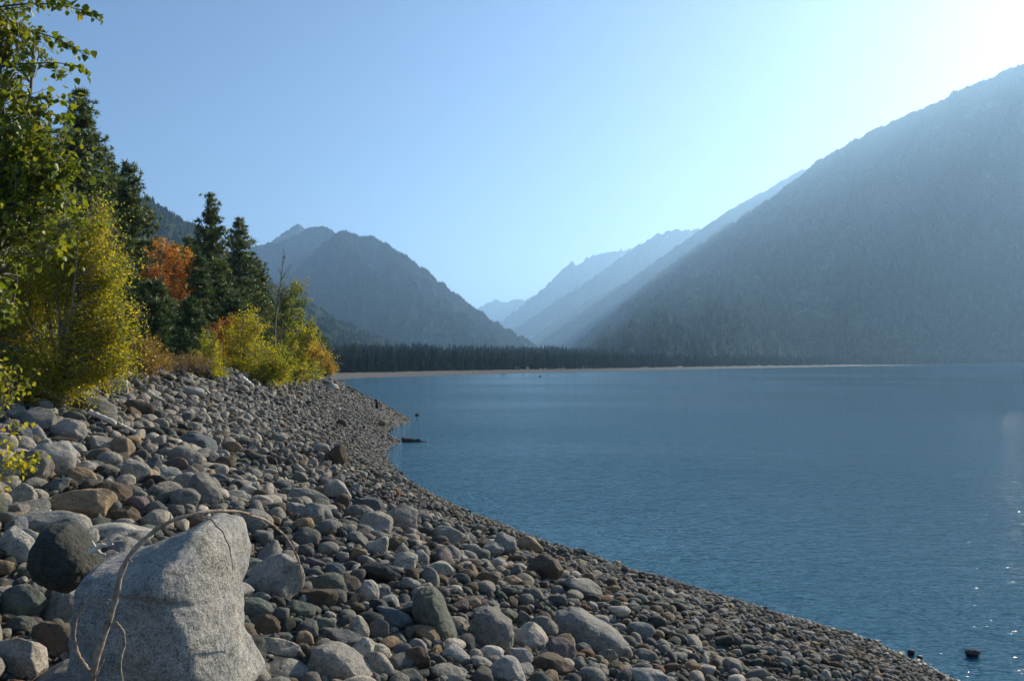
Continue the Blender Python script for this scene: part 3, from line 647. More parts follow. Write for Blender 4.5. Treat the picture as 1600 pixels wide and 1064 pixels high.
for row in NAMED:
    o, x, y, s, T, wd, l, b, k = row; o['category'] = 'boulder' if b else 'stone'; o['group'] = 'stones lying on the lake beach'
    if l: o['label'] = l; continue
    d = sorted((math.hypot(x - mx, (y - my) * 1.4), mx, my, n_) for mx, my, n_ in MARKS)[0]
    dx, dy = x - d[1], y - d[2]
    rel = ('above' if dy < 0 else 'below') if abs(dy) * 1.2 > abs(dx) else ('right of' if dx > 0 else 'left of')
    sw = 'large' if s > 44 else ('small' if s < 22 else 'middling')
    buckets.setdefault(f'{sw} {WORD[T]} {wd} stone {rel} {d[3]}', []).append((d[0], row[0]))
for lab, rows in buckets.items():
    for i, (d, o) in enumerate(sorted(rows, key=lambda r: r[0])):
        o['label'] = (('nearest ' if i == 0 else ORD[i] + 'nearest ') if len(rows) > 1 else '') + lab
# a few stones and one small float out in the water
def water_rock(cx, cy, w_, h_, lab):
    x, y = on_z(cx, cy + h_ / 2); o = place_rock(cx, cy, w_, h_, 0, 'dark', .3, Y=y + .02, name='beach_stone'); NAMED.pop()
    props(o, lab, 'stone', 'dark stones standing in the lake')
water_rock(1520, 1020, 24, 12, 'dark wet stone alone in the shallows of the lower corner')
water_rock(1424, 1019, 12, 9, 'small wet stone just off the pebbles, nearest the lone one')
water_rock(652, 648, 7, 4, 'tiny dark stone in the water off the gravel point')
water_rock(615, 738, 6, 4, 'tiny black stone off the gravel shore below the floating log')
water_rock(1438, 1026, 10, 5, 'flat wet stone at the very edge of the pebbles')
water_rock(844, 588, 4, 3, 'small dark float far out near the opposite shore')  # taken for a small float on the lake, modelled as a stone
# ---------------------------------------------------------------- trees and shrubs
M_bark = mat_simple('pine_bark', [(.3, (.05, .032, .022)), (.55, (.13, .085, .055)), (.75, (.22, .15, .10))], 3, .95, .8, .05, (4, 4, 1))
M_greybark = mat_simple('grey_bark', [(.3, (.10, .09, .08)), (.55, (.22, .20, .18)), (.75, (.36, .34, .30))], 5, .9, .5, .02, (3, 3, .6))
M_needle = mat_leaf('dark_pine_needles', [(0, (.028, .050, .013)), (.45, (.095, .13, .032)), (.8, (.19, .22, .05)), (1, (.27, .27, .06))], .18, .25)
M_needle2 = mat_leaf('young_pine_needles', [(0, (.022, .045, .014)), (.5, (.065, .105, .03)), (1, (.14, .18, .05))], .22, .25)
M_leaf_g = mat_leaf('green_leaves', [(0, (.05, .08, .012)), (.45, (.13, .18, .02)), (.8, (.26, .28, .03)), (1, (.45, .36, .03))], .45)
M_leaf_y = mat_leaf('yellow_green_leaves', [(0, (.11, .15, .014)), (.4, (.30, .31, .025)), (.75, (.48, .41, .03)), (1, (.62, .38, .03))], .6)
M_leaf_o = mat_leaf('orange_leaves', [(0, (.20, .07, .015)), (.5, (.48, .20, .03)), (1, (.66, .36, .06))], .45)
M_leaf_t = mat_leaf('tan_leaves', [(0, (.12, .075, .025)), (.5, (.30, .19, .05)), (1, (.46, .30, .06))], .35)
M_leaf_gold = mat_leaf('golden_leaves', [(0, (.20, .16, .015)), (.5, (.45, .30, .02)), (1, (.62, .36, .03))], .5)
LEAF_V = np.array([(0, 0, 0), (.40, .22, .10), (.30, .58, .09), (0, 1, -.08), (-.30, .58, .09), (-.40, .22, .10)]); LEAF_F = np.array([(0, 1, 2, 3), (0, 3, 4, 5)])
def leaves(mb, P, size, rng, tint, droop=.4):
    n = len(P); ax = rng.normal(size=(n, 3)); ax[:, 2] -= droop * 1.5; ax /= np.linalg.norm(ax, axis=1)[:, None]
    nr = rng.normal(size=(n, 3)); nr[:, 2] += .6; sd_ = np.cross(ax, nr); sd_ /= np.linalg.norm(sd_, axis=1)[:, None]; nr = np.cross(sd_, ax)
    s = (size * rng.uniform(.6, 1.25, n))[:, None]
    M = np.stack([sd_ * s, ax * s, nr * s], -1)
    V, Fc = batch(LEAF_V, LEAF_F, M, P); mb.add(V, [Fc], np.repeat(tint, len(LEAF_V)))
def leafy(name, label, cat, base, Y, blobs, n, size, mat, seed, group=None, trunk_r=.05, stems=3, depth=.9, clump=.16, ncl=None, bark=None, tint=(2.2, 2.2), shell=.5, lean=(0, 0)):
    """blobs: (px, py, rx, ry[, weight]) ellipses of foliage as seen from the beach, each given real depth"""
    rng = np.random.default_rng(seed); bx = (base - 800) / F_PX * Y; bz = float(ground_z(bx, Y)[0][0]) if True else 0
    root = thing(name, label, cat, (bx, Y, bz - .05), group); B = np.array([bx, Y, bz - .05])
    bl = np.array([(b[0], b[1], b[2], b[3], b[4] if len(b) > 4 else b[2] * b[3]) for b in blobs], float); pr = bl[:, 4] / bl[:, 4].sum()
    ncl = ncl or max(40, n // 34); k = rng.choice(len(bl), ncl, p=pr); d = rng.normal(size=(ncl, 3)); d /= np.linalg.norm(d, axis=1)[:, None]
    d *= (rng.uniform(0, 1, ncl) ** (1 / 3 * shell))[:, None]
    cc = np.array([at(bl[j, 0], bl[j, 1], Y)[:] for j in range(len(bl))])[k]
    d *= (1 + .28 * rng.normal(size=ncl))[:, None]
    rx = bl[k, 2] / F_PX * Y; rz = bl[k, 3] / F_PX * Y
    Cn = cc + d * np.stack([rx, rx * depth, rz], 1); Cn[:, 2] = np.maximum(Cn[:, 2], bz + .12)
    tr = MB(); top = Cn[:, 2].max(); main = []
    for s in range(stems):
        tgt = Cn[rng.integers(0, ncl)].copy(); tgt[2] = bz + (top - bz) * rng.uniform(.72, .97)
        m_ = (B + tgt) / 2 + np.array([0, 0, .12 * (top - bz)]) + rng.normal(0, .04 * (top - bz), 3)
        P = smooth_path([B + rng.normal(0, .04, 3) * [1, 1, 0], B * .75 + m_ * .25 + [0, 0, .1 * (top - bz)], m_, tgt], 14); main.append(P)
        V, q = tube(P, np.linspace(trunk_r, trunk_r * .18, 14) * rng.uniform(.7, 1)); tr.add(V, q)
    A = np.concatenate(main)
    for c in Cn:
        dd = np.linalg.norm((A - c) * [1, 1, .8], axis=1) + np.where(A[:, 2] > c[2] - .05, 2.0, 0); a = A[int(np.argmin(dd))]
        m_ = (a + c) / 2 + [0, 0, .10 * np.linalg.norm(c - a)]; V, q = tube([a, m_, c + (c - a) * .06], [trunk_r * .16, trunk_r * .11, trunk_r * .04], 4); tr.add(V, q)
    per = rng.poisson(n / ncl, ncl); P = np.repeat(Cn, per, 0); sg = clump * .8 * np.repeat(.6 + .8 * rng.uniform(0, 1, ncl), per)[:, None]
    ctr = Cn.mean(0); sdir = (Cn - ctr) / (np.linalg.norm(Cn - ctr, axis=1)[:, None] + 1e-6) * .7 + rng.normal(0, .45, Cn.shape) + [0, 0, .55]; sdir /= np.linalg.norm(sdir, axis=1)[:, None]
    sl = clump * rng.uniform(1.2, 3.6, ncl); P = P + np.repeat(sdir * sl[:, None], per, 0) * rng.uniform(-.5, 1, len(P))[:, None] + rng.normal(size=P.shape) * sg * .55
    for c_, s_, L_ in zip(Cn, sdir, sl):
        V, q = tube([c_ - s_ * L_ * .5, c_ + s_ * L_ * 1.02], [trunk_r * .07, trunk_r * .03], 3); tr.add(V, q)
    P[:, 2] = np.maximum(P[:, 2], bz + .03)
    tc = np.repeat(rng.beta(*tint, ncl), per); t_ = np.clip(tc * .75 + .25 * rng.beta(*tint, len(P)) + rng.normal(0, .06, len(P)), 0, 1)
    cr = MB(); leaves(cr, P, size, rng, t_); loc = tuple(B)
    tr.build('trunk', bark or M_greybark, root, loc=loc); cr.build('crown', mat, root, smooth=True, loc=loc)
    return root
def tuft_templates(n, blades, seed, up=.35, wdt=.09):
    out = []
    for j in range(n):
        r_ = np.random.default_rng(seed + j); V = []; Fc = []
        for i in range(blades):
            d = r_.normal(size=3); d[2] += up; d /= np.linalg.norm(d); s = np.cross(d, r_.normal(size=3)); s /= np.linalg.norm(s); o = d * r_.uniform(0, .25)
            V += [o - s * wdt, o + s * wdt, o + d * r_.uniform(.7, 1.1)]; Fc.append((3 * i, 3 * i + 1, 3 * i + 2))
        out.append((np.array(V), np.array(Fc)))
    return out
TUFT = tuft_templates(6, 26, 40, .5, .11)
def conifer(label, px_, Y, top, half, seed, mat=None, base_z=None, group='pines behind the shore shrubs', knob=.36, power=.75, low=.1, dens=1.0, shape='pine', lean=0):
    rng = np.random.default_rng(seed); x = (px_ - 800) / F_PX * Y; gz_ = float(ground_z(x, Y)[0][0]) if base_z is None else base_z
    tp = at(px_ + lean, top, Y); h = tp.z - gz_; Rm = half / F_PX * Y
    root = thing('pine_tree', label, 'pine tree', (x, Y, gz_), group); loc = (x, Y, gz_); tr = MB(); cr = MB()
    zz = np.linspace(0, 1, 16); cx = x + (tp.x - x) * zz + .06 * np.sin(zz * 5 + seed); P = np.stack([cx, Y + .05 * np.sin(zz * 4), gz_ - .1 + h * zz], 1)
    V, q = tube(P, np.linspace(h * .016 + .03, .02, 16), 8); tr.add(V, q)
    nlev = int(h / (.34 if shape == 'pine' else .26) * dens); Tp = []; Ts = []; Tt = []
    for i in range(nlev):
        f = low + (1 - low) * (i + rng.uniform(0, .8)) / nlev; zt = gz_ + h * f
        env = Rm * ((1 - f) / (1 - low)) ** power * (1.0 + .0 * f) * (.85 if f < .2 else 1)
        nb = int(rng.integers(5, 8)); a0 = rng.uniform(0, 6.28)
        for b in range(nb):
            L = env * rng.uniform(.62, 1.06) + .12; a = a0 + b * 6.28 / nb + rng.normal(0, .25); d = np.array([math.cos(a), math.sin(a), 0])
            c0 = np.array([np.interp(f, zz, cx), Y, zt]); drp = -.10 * L if f < .6 else .18 * L
            tpt = c0 + d * L + [0, 0, drp + .16 * L]; mid = c0 + d * L * .55 + [0, 0, drp * .9]
            V, q = tube([c0, mid, tpt], [.018 + .02 * (1 - f), .014, .006], 4); tr.add(V, q)
            nt2 = max(2, int(L / (knob * .42)))
            for k in range(nt2):
                t = (k + 1) / nt2; t = max(.18, t); p = (1 - t) ** 2 * c0 + 2 * t * (1 - t) * mid + t * t * tpt
                sgn = rng.normal(0, .12 + .10 * L * t, 3) * [1, 1, .35]
                Tp.append(p + sgn); Ts.append(knob * rng.uniform(.75, 1.2) * (1 if t > .5 else .8)); Tt.append(rng.uniform(0, .5) + .5 * t * rng.uniform(.3, 1))
    Tp.append(np.array([tp.x, Y, tp.z - .1])); Ts.append(knob * .8); Tt.append(.6)
    Tp = np.array(Tp); Ts = np.array(Ts); Tt = np.array(Tt); kk = rng.integers(0, 6, len(Tp)); RR = rot_rand(rng, len(Tp))
    tilt = RR * .35 + np.eye(3) * .8
    for j in range(6):
        s = kk == j; V, Fc = batch(TUFT[j][0], TUFT[j][1], tilt[s] * Ts[s][:, None, None], Tp[s])
        cr.add(V, [Fc], np.clip(np.repeat(Tt[s], len(TUFT[j][0])), 0, 1))
    tr.build('trunk', M_bark, root, loc=loc); cr.build('crown', mat or M_needle, root, smooth=False, loc=loc); return root
conifer('tallest dark pine, its top rising highest above the leafy bush', 128, 48, 143, 96, 1, power=.8, knob=.36)
conifer('dark pine mostly hidden behind the near leafy branches, one before the tallest', 45, 46, 165, 82, 2, power=.6)
conifer('dark pine with a narrow tip between the tallest pine and the orange tree', 200, 55, 255, 86, 3, power=.8)
conifer('slender dark pine just past the orange tree, upper of a close pair', 328, 62, 306, 52, 4, power=.74)
conifer('dark pine with a knobby lopsided crown, last tall one toward the lake', 374, 68, 342, 60, 5, power=.78)
conifer('lower dark pine leaning out from under the last tall one', 405, 72, 408, 32, 6, power=.6)
conifer('broken-topped dark pine standing behind the orange tree', 275, 66, 384, 34, 7, power=.5)
conifer('dark pine hidden low between the narrow-tipped and hidden pines', 165, 60, 300, 60, 8, power=.6)
conifer('small shaggy green pine with a bare lower trunk above the stony bank', 297, 38, 468, 34, 9, M_needle2, shape='y', low=.22, knob=.26, power=.7, group='young pines on the bank')
conifer('bushy young green pine next to the yellow bush', 236, 40, 440, 46, 10, M_needle2, shape='y', knob=.28, power=.6, group='young pines on the bank')
conifer('slim young green pine poking up in front of the slender dark pine', 311, 50, 402, 30, 11, M_needle2, shape='y', knob=.28, power=.6, group='young pines on the bank')
conifer('green pine crowding the far side of the yellow bush', 198, 44, 418, 46, 12, M_needle2, shape='y', knob=.28, power=.6, group='young pines on the bank')
conifer('green pine filling the gap below the slender dark pine', 345, 54, 440, 40, 13, M_needle2, shape='y', knob=.28, power=.55, group='young pines on the bank')
conifer('low green pine behind the golden shrub', 388, 58, 478, 34, 14, M_needle2, shape='y', knob=.28, power=.55, group='young pines on the bank')
conifer('small dark pine behind the last shrubs before the lake', 484, 100, 506, 30, 15, knob=.45, power=.6)
conifer('smallest dark pine, lowest one beside the lake water', 503, 112, 528, 24, 16, knob=.45, power=.55)
conifer('dark pine filling the space behind the pale green tree', 425, 88, 470, 34, 17, knob=.42, power=.6)
conifer('dark pine crowding behind the tallest, showing beside its trunk', 165, 64, 235, 70, 18, power=.6)
conifer('dark pine bridging the gap between orange tree and slender pine', 296, 74, 372, 44, 19, power=.6)
conifer('low dark pine between the close pair of slender pines', 352, 78, 408, 44, 20, power=.6)
conifer('broad green pine standing right behind the rust-tan shrub', 258, 44, 470, 40, 21, M_needle2, shape='y', knob=.28, power=.6, group='young pines on the bank')
conifer('green pine spreading behind the golden and green shrub', 366, 52, 462, 40, 22, M_needle2, shape='y', knob=.28, power=.55, group='young pines on the bank')
conifer('dark pine closing the bank behind the dead tree', 440, 94, 492, 36, 23, knob=.42, power=.6)
leafy('deciduous_tree', 'tall orange autumn tree standing among the dark pines', 'tree', 270, 50, [(262,402,24,22),(285,420,18,26),(248,432,24,16),(270,455,34,26),(285,490,24,22),(262,500,22,16)], 6500, .12, M_leaf_o, 101, stems=9, trunk_r=.09, clump=.22, shell=.8)
leafy('deciduous_tree', 'slim pale green tree rising beside the bare dead tree', 'tree', 446, 60, [(462,448,12,12),(452,470,20,18),(455,500,20,22),(446,530,20,22)], 5200, .13, M_leaf_g, 102, stems=3, trunk_r=.10, clump=.22, tint=(3.2, 1.9))
leafy('shrub', 'golden and green shrub with a touch of orange, in front of the pines', 'shrub', 385, 43, [(392,508,16,18),(375,528,26,24),(392,550,30,26),(368,568,28,22),(395,578,26,18)], 9000, .085, M_leaf_y, 103, stems=6, trunk_r=.05, clump=.2)
leafy('shrub', 'low bright green shrub beside the dead tree base', 'shrub', 415, 42, [(425,562,26,24),(408,580,36,18),(438,580,18,16),(420,588,30,12)], 8000, .08, M_leaf_y, 104, stems=6, trunk_r=.04, clump=.16, tint=(1.6, 2.8))
leafy('shrub', 'round green shrub tipped with yellow, nearest the water', 'shrub', 462, 54, [(470,536,24,20),(482,528,14,14),(460,562,28,24),(474,582,26,14),(455,580,22,16)], 9000, .095, M_leaf_y, 105, stems=5, trunk_r=.06, clump=.2, tint=(1.7, 2.6))
leafy('shrub', 'small bright orange spray of leaves on the lakeward shrub edge', 'shrub', 490, 52, [(494,549,9,7),(488,556,7,7)], 900, .09, M_leaf_gold, 106, stems=2, trunk_r=.03, clump=.14)
leafy('shrub', 'golden shrub by itself at the far end of the bank', 'shrub', 514, 92, [(512,566,7,12),(518,577,8,7)], 1500, .13, M_leaf_gold, 107, stems=3, trunk_r=.05, clump=.3)
leafy('shrub', 'small yellow-green shrub below the shaggy small pine', 'shrub', 325, 34, [(324,552,14,20),(328,574,20,17),(326,586,22,10)], 5200, .06, M_leaf_y, 108, stems=5, trunk_r=.03, clump=.13, tint=(1.7, 2.4))
leafy('shrub', 'rust-tan shrub between the yellow bush and the bank boulders', 'shrub', 226, 25, [(222,553,22,20),(238,570,30,12)], 6000, .045, M_leaf_t, 109, stems=9, trunk_r=.02, clump=.12)
leafy('shrub', 'russet shrub low in front of the dark pines', 'shrub', 350, 47, [(345,532,20,20),(362,515,14,16)], 4000, .085, M_leaf_o, 110, stems=5, trunk_r=.04, clump=.2, tint=(1.5, 3))
leafy('shrub', 'low dry brown shrub behind the maroon boulder', 'shrub', 288, 31, [(290,566,34,10),(262,570,20,10)], 4200, .045, M_leaf_t, 111, stems=9, trunk_r=.02, clump=.12, tint=(1.2, 3.5))
leafy('shrub', 'big yellow-green bush spreading over the upper beach stones', 'shrub', 95, 16.5, [(150,350,16,28),(120,385,52,36),(142,440,52,46),(70,430,70,66),(152,510,50,46),(90,560,85,40),(168,556,34,28),(10,480,70,100),(60,598,80,22),(150,588,44,14),(-30,540,60,80),(40,612,80,16)], 74000, .047, M_leaf_y, 112, stems=16, trunk_r=.045, clump=.17, depth=.55, shell=.7, tint=(1.9, 2.0))
leafy('deciduous_tree', 'near cottonwood with pointed green leaves hanging in from the picture edge', 'tree', -110, 7.2, [(-30,60,70,60,5000),(-30,190,85,80,7000),(-10,310,80,60,5500),(-70,460,80,80,3500),(10,380,50,40,900),(-120,300,110,220,5000),(30,250,55,45,3000),(75,280,40,25,900),(90,350,26,40,500)],
    7800, .066, M_leaf_g, 113, stems=5, trunk_r=.06, clump=.11, depth=.8, ncl=560, shell=.8, tint=(2.3, 2.2))
leafy('deciduous_tree', 'small leafy sapling low at the picture edge above the granite stones', 'sapling', -50, 7.6, [(0,610,26,26,800),(8,700,24,30,500),(30,726,16,12,300),(3,745,14,16,200),(-40,660,50,80,1200)], 520, .05, M_leaf_y, 114, stems=6, trunk_r=.015, clump=.07, ncl=70, tint=(1.8, 2.2))
def spray(parent, paths, Y, n_leaf, size, mat, seed):
    """long outer shoots of the near cottonwood: each a limb with its leaves"""
    rng = np.random.default_rng(seed)
    for pts, nl in paths:
        P = smooth_path([at(a, b, Y + c)[:] for a, b, c in pts], 16); mb = MB(); V, q = tube(P, np.linspace(.011, .003, 16), 5); mb.add(V, q)
        limb = mb.build('limb', M_greybark, parent, loc=tuple(P[0]))
        k = rng.uniform(2, 15, nl); i = k.astype(int).clip(0, 14); Q = P[i] + (P[i + 1] - P[i]) * (k - i)[:, None] + rng.normal(0, .030, (nl, 3))
        lb = MB(); leaves(lb, Q, size, rng, rng.beta(2, 2.2, nl), .5); o = lb.build('leaves', mat, limb, loc=tuple(P[0]))
        o.location = (0, 0, 0)
near = [o for o in C.objects if o.get('label', '').startswith('near cottonwood')][0]
spray(near, [([(-60,20,0),(40,5,0),(95,8,.1),(135,18,.1),(158,26,0)], 70), ([(-40,60,0),(30,45,.1),(75,55,.1),(112,72,0),(140,92,0)], 80), ([(-40,110,.2),(30,100,.1),(90,98,0),(132,106,0)], 70),
    ([(-40,150,0),(40,150,0),(80,158,.1),(118,160,.2)], 60), ([(-20,190,.1),(50,175,0),(90,180,0),(112,190,0)], 60), ([(-30,250,0),(60,240,.2),(105,258,.1),(135,272,0)], 80), ([(-30,30,.3),(20,30,.3),(50,70,.3),(88,110,.3),(100,120,.2)], 60),
    ([(-30,-20,0),(40,-10,0),(80,-2,0),(112,4,0)], 60), ([(-30,300,0),(60,290,0),(100,300,.1),(130,318,.1)], 60)], 7.2, 60, .066, M_leaf_g, 115)
def bare_tree(label, pts, Y, r0, seed, nb=26):
    rng = np.random.default_rng(seed); x = (pts[0][0] - 800) / F_PX * Y; gz_ = float(ground_z(x, Y)[0][0]); P = smooth_path([(x, Y, gz_)] + [at(a, b, Y)[:] for a, b in pts[1:]], 22)
    root = thing('dead_tree', label, 'dead tree', (x, Y, gz_), 'bare trunks in the shore shrubs'); t = MB(); V, q = tube(P, np.linspace(r0, .015, 22), 7); t.add(V, q); t.build('trunk', M_greybark, root, loc=(x, Y, gz_))
    br = MB()
    for i in range(nb):
        f = rng.uniform(.45, .97); a = P[int(f * 21)]; L = rng.uniform(.5, 1.5) * (1.15 - f) * 2.2; th = rng.uniform(0, 6.28); d = np.array([math.cos(th) * .55, math.sin(th) * .5, .9])
        e = a + d * L; m_ = (a + e) / 2 + rng.normal(0, .05, 3); V, q = tube([a, m_, e], [.022, .014, .005], 4); br.add(V, q)
        for j in range(3):
            b = m_ + (e - m_) * rng.uniform(0, .8); V, q = tube([b, b + (d + rng.normal(0, .5, 3)) * L * .3], [.009, .004], 3); br.add(V, q)
    br.build('branches', M_greybark, root, loc=(x, Y, gz_))
bare_tree('tall bare dead tree with forked twigs, standing clear of the pines', [(431,580),(429,540),(430,500),(436,460),(441,425),(443,385)], 57, .11, 1)
bare_tree('shorter bare trunk leaning beside the tall dead tree', [(441,585),(438,560),(439,530),(441,505)], 56, .09, 2, 6)
# dry grass on the bank top
def grass():
    rng = np.random.default_rng(9); n = 26000; y = rng.uniform(16, 60, n); px_ = rng.uniform(120, 470, n); x = (px_ - 800) / F_PX * y
    z, s, u, far = ground_z(x, y); k = (u > 1.12) & (u < 2.4); x, y, z = x[k], y[k], z[k]; n = len(x)
    tv = np.array([(-.03, 0, 0), (.03, 0, 0), (0, .15, 1)]); tf = np.array([(0, 1, 2)]); a = rng.uniform(0, 6.28, n); h = rng.uniform(.15, .5, n); wd = h * .5 + .1
    M = np.zeros((n, 3, 3)); M[:, 0, 0] = np.cos(a) * wd; M[:, 0, 1] = -np.sin(a); M[:, 1, 0] = np.sin(a) * wd; M[:, 1, 1] = np.cos(a); M[:, 2, 2] = h
    V, Fc = batch(tv, tf, M, np.stack([x, y, z], 1)); mb = MB(); mb.add(V, [Fc], np.repeat(rng.beta(1.5, 2.5, n), 3)); props(mb.build('dry_grass', M_leaf_t, smooth=False), kind='stuff')
grass()
# ---------------------------------------------------------------- woods along the opposite shore
def shore_points(n, smin, smax, x0, x1, y0, y1, rng, pmin, pmax):
    x = rng.uniform(x0, x1, n); y = rng.uniform(y0, y1, n); px_ = 800 + F_PX * x / y; k = (px_ > pmin) & (px_ < pmax); x, y = x[k], y[k]
    z, s, u, far = ground_z(x, y); k = (s > smin) & (s < smax) & (far > .6); return np.stack([x[k], y[k], z[k] - .3], 1), s[k]
rng = np.random.default_rng(21)
P, s = shore_points(60000, 44, 420, -150, 500, 220, 1100, rng, 470, 1660); plant_cones('far_woods', P[:15000], (2.8 + 5.2 * rng.uniform(0, 1, len(P[:15000])) ** 1.9 + 2.2 * snoise(P[:15000, :2], 5, .02)).clip(3, 13) * (1 + s[:15000] / 1200), rng, 4, 6, .24)
P, s = shore_points(60000, 30, 130, 350, 1300, 450, 1300, rng, 1000, 1680); plant_cones('far_woods', P[:6000], (rng.uniform(5, 10, len(P[:6000])) + 2 * snoise(P[:6000, :2], 6, .02)).clip(3, 13), rng, 4, 6, .24)
def small_conifer(seed, slim):
    tv, tf = cone_template(6, 9, seed, slim); tr, q = tube([(0, 0, -.03), (0, 0, .5)], [.018, .008], 5)
    a = MB(); a.add(tr, q); b = MB(); r_ = np.random.default_rng(seed); b.add(tv, [tf], np.clip(r_.beta(2.2, 2, len(tv)), 0, 1)); return a, b
protos = []
for j in range(4):
    a, b = small_conifer(60 + j, .20 + .03 * j); root = thing('conifer_tree', '', 'conifer tree', (0, 0, 0), 'front row of conifers on the opposite shore')
    protos.append((root, a.build('trunk', M_bark, root), b.build('crown', M_farwood, root, smooth=False)))
used = [False] * 4
for i in range(64):
    px_ = 535 + i * 7.3 + rng.uniform(-3, 3)
    for Yt in np.arange(232, 700, 1.5):
        x = (px_ - 800) / F_PX * Yt; z, s, u, far = ground_z(x, Yt)
        if s[0] > 42 + rng.uniform(-2, 3): break
    j = i % 4; r0, t0, c0 = protos[j]
    if used[j]: r = r0.copy(); t = t0.copy(); c = c0.copy(); [C.objects.link(q) for q in (r, t, c)]; t.parent = r; c.parent = r
    else: r = r0; used[j] = True
    r.location = (x, Yt, float(z[0]) - .2); hh = rng.choice([3, 4.5, 5.5, 7, 9]) * rng.uniform(.9, 1.1); r.scale = (hh, hh, hh); r.rotation_euler = (0, 0, rng.uniform(0, 6))
    r['label'] = 'dark conifer in the front row of trees along the opposite shore'
# ---------------------------------------------------------------- driftwood and other small things
M_drift = mat_simple('bleached_wood', [(.3, (.36, .28, .20)), (.5, (.70, .60, .47)), (.7, (.86, .79, .68))], 6, .85, .6, .01, (1, 1, 1))
M_twig = mat_simple('dead_branch_bark', [(.3, (.12, .08, .05)), (.5, (.30, .22, .15)), (.7, (.52, .42, .31))], 30, .9, .7, .004)
M_wetwood = mat_simple('wet_log', [(.3, (.02, .012, .008)), (.6, (.07, .04, .025)), (.75, (.13, .08, .05))], 4, .6, .7, .03)
def knobbly(V, seed, amp, freq): return V * 1 + amp * np.stack([snoise(V, seed + i, freq) for i in range(3)], 1)
def arching_branch():
    Yb = 3.35; w_ = lambda L: [at(a, b, y)[:] for a, b, y in L]
    paths = [([(122,1330,3.3),(138,1100,3.3),(150,1030,3.3),(165,985,3.32),(180,940,3.33),(188,895,3.34),(205,862,3.36),(235,832,3.4),(270,812,3.45),(305,802,3.5),(345,797,3.6),(380,800,3.75),(415,812,3.95),(440,830,4.15),(460,858,4.35),(471,890,4.5),(472,925,4.6)], .0145, .0038),
        ([(300,803,3.5),(330,812,3.5),(348,830,3.5),(360,858,3.5),(364,892,3.5)], .0042, .002),
        ([(138,1048,3.3),(122,1025,3.28),(116,995,3.28),(118,965,3.28),(132,945,3.28),(150,938,3.28),(172,937,3.28)], .0085, .003),
        ([(172,976,3.32),(182,972,3.31),(193,988,3.3),(195,1005,3.3),(188,1035,3.28),(190,1065,3.25),(196,1120,3.2)], .0065, .003),
        ([(145,1066,3.3),(158,1040,3.28),(166,1022,3.28),(185,1012,3.3)], .0045, .002), ([(172,965,3.32),(168,950,3.32),(167,940,3.32)], .003, .0015)]
    root = thing('dead_branch', 'long thin dead branch arching over the huge peaked granite boulder', 'branch', at(122, 1330, 3.3)); loc = tuple(root.location)
    for i, (L, r0, r1) in enumerate(paths):
        P = smooth_path(w_(L), 60); V, q = tube(P, np.linspace(r0, r1, 60) * (1 + .16 * np.sin(np.arange(60) * 1.7 + i)), 8); V = knobbly(V, 5 + i, .0022, 14); mb = MB(); mb.add(V, q)
        if i == 0:
            rs = np.random.default_rng(4)
            for k in rs.integers(8, 56, 13):
                e = P[k] + rs.normal(0, .022, 3) + [0, 0, .012]; V, q = tube([P[k], (P[k] + e) / 2 + rs.normal(0, .003, 3), e], [.0045, .003, .0016], 5); mb.add(V, q)
        mb.build('main_stem' if i == 0 else 'side_twig', M_twig, root, loc=loc)
arching_branch()
def drift(name, label, cat, pts, r0, r1, seed, mat=None, extra=(), group=None, sides=9):
    P = smooth_path([at(*p)[:] for p in pts], 26); V, q = tube(P, np.linspace(r0, r1, 26) * (1 + .1 * np.sin(np.arange(26) * .9 + seed)), sides); V = knobbly(V, seed, r0 * .16, .5 / r0 * .3); mb = MB(); mb.add(V, q)
    for ep, er in extra:
        V, q = tube(smooth_path([at(*p)[:] for p in ep], 10), np.linspace(er, er * .4, 10), 6); mb.add(V, q)
    o = mb.build(name, mat or M_drift, loc=tuple(P[0])); props(o, label, cat, group); return o
DG = 'bleached driftwood lying on the beach'
def Yon(px_, py_, lift=0): return hit(px_, py_ + 6)
y = Yon(160, 656); drift('driftwood_log', 'white split driftwood log below the slate slab, higher of two', 'driftwood', [(140,643,y),(150,648,y),(165,654,y-.1),(180,661,y-.15)], .062, .045, 1, group=DG)
y = Yon(203, 671); drift('driftwood_log', 'white split driftwood log beside the tan stone, lower of two', 'driftwood', [(189,664,y),(200,670,y-.05),(217,679,y-.15)], .05, .035, 2, group=DG)
y = Yon(248, 622); drift('driftwood_branch', 'curled chalky driftwood on the upper beach stones', 'driftwood', [(232,612,y),(240,618,y),(252,624,y),(260,629,y)], .06, .03, 3, extra=[([(238,617,y),(232,622,y-.1),(228,620,y-.1)], .03)], group=DG)
y = hit(325, 690); drift('wood_chip', 'pointed white wood chip on the back of the bluish boulder', 'driftwood', [(323,682,y),(326,675,y),(330,672,y),(335,666,y)], .035, .008, 4, extra=[([(324,680,y),(320,676,y),(318,672,y)], .02)], group=DG)
y = Yon(389, 598); drift('driftwood_plank', 'short flat pale driftwood plank near the shrubs', 'driftwood', [(378,592,y),(386,597,y),(394,603,y-.3)], .14, .10, 5, group=DG)
y = Yon(435, 602); drift('driftwood_branch', 'bright white forked driftwood pointing up by the shrubs', 'driftwood', [(428,604,y),(434,604,y),(440,600,y),(446,594,y)], .10, .03, 6, extra=[([(434,604,y),(430,600,y),(427,598,y)], .06), ([(433,603,y),(428,606,y),(426,607,y)], .05)], group=DG)
y = Yon(415, 622); drift('driftwood_log', 'long grey driftwood log slanting down the far stones', 'driftwood', [(402,608,y+2),(410,616,y+1),(420,626,y),(430,634,y-1),(434,646,y-2)], .10, .04, 7, mat=M_greybark, group=DG)
y = Yon(405, 606); drift('driftwood_branch', 'thin white driftwood stick lying level between plank and fork', 'driftwood', [(394,606,y),(404,606,y),(418,607,y)], .045, .03, 8, group=DG)
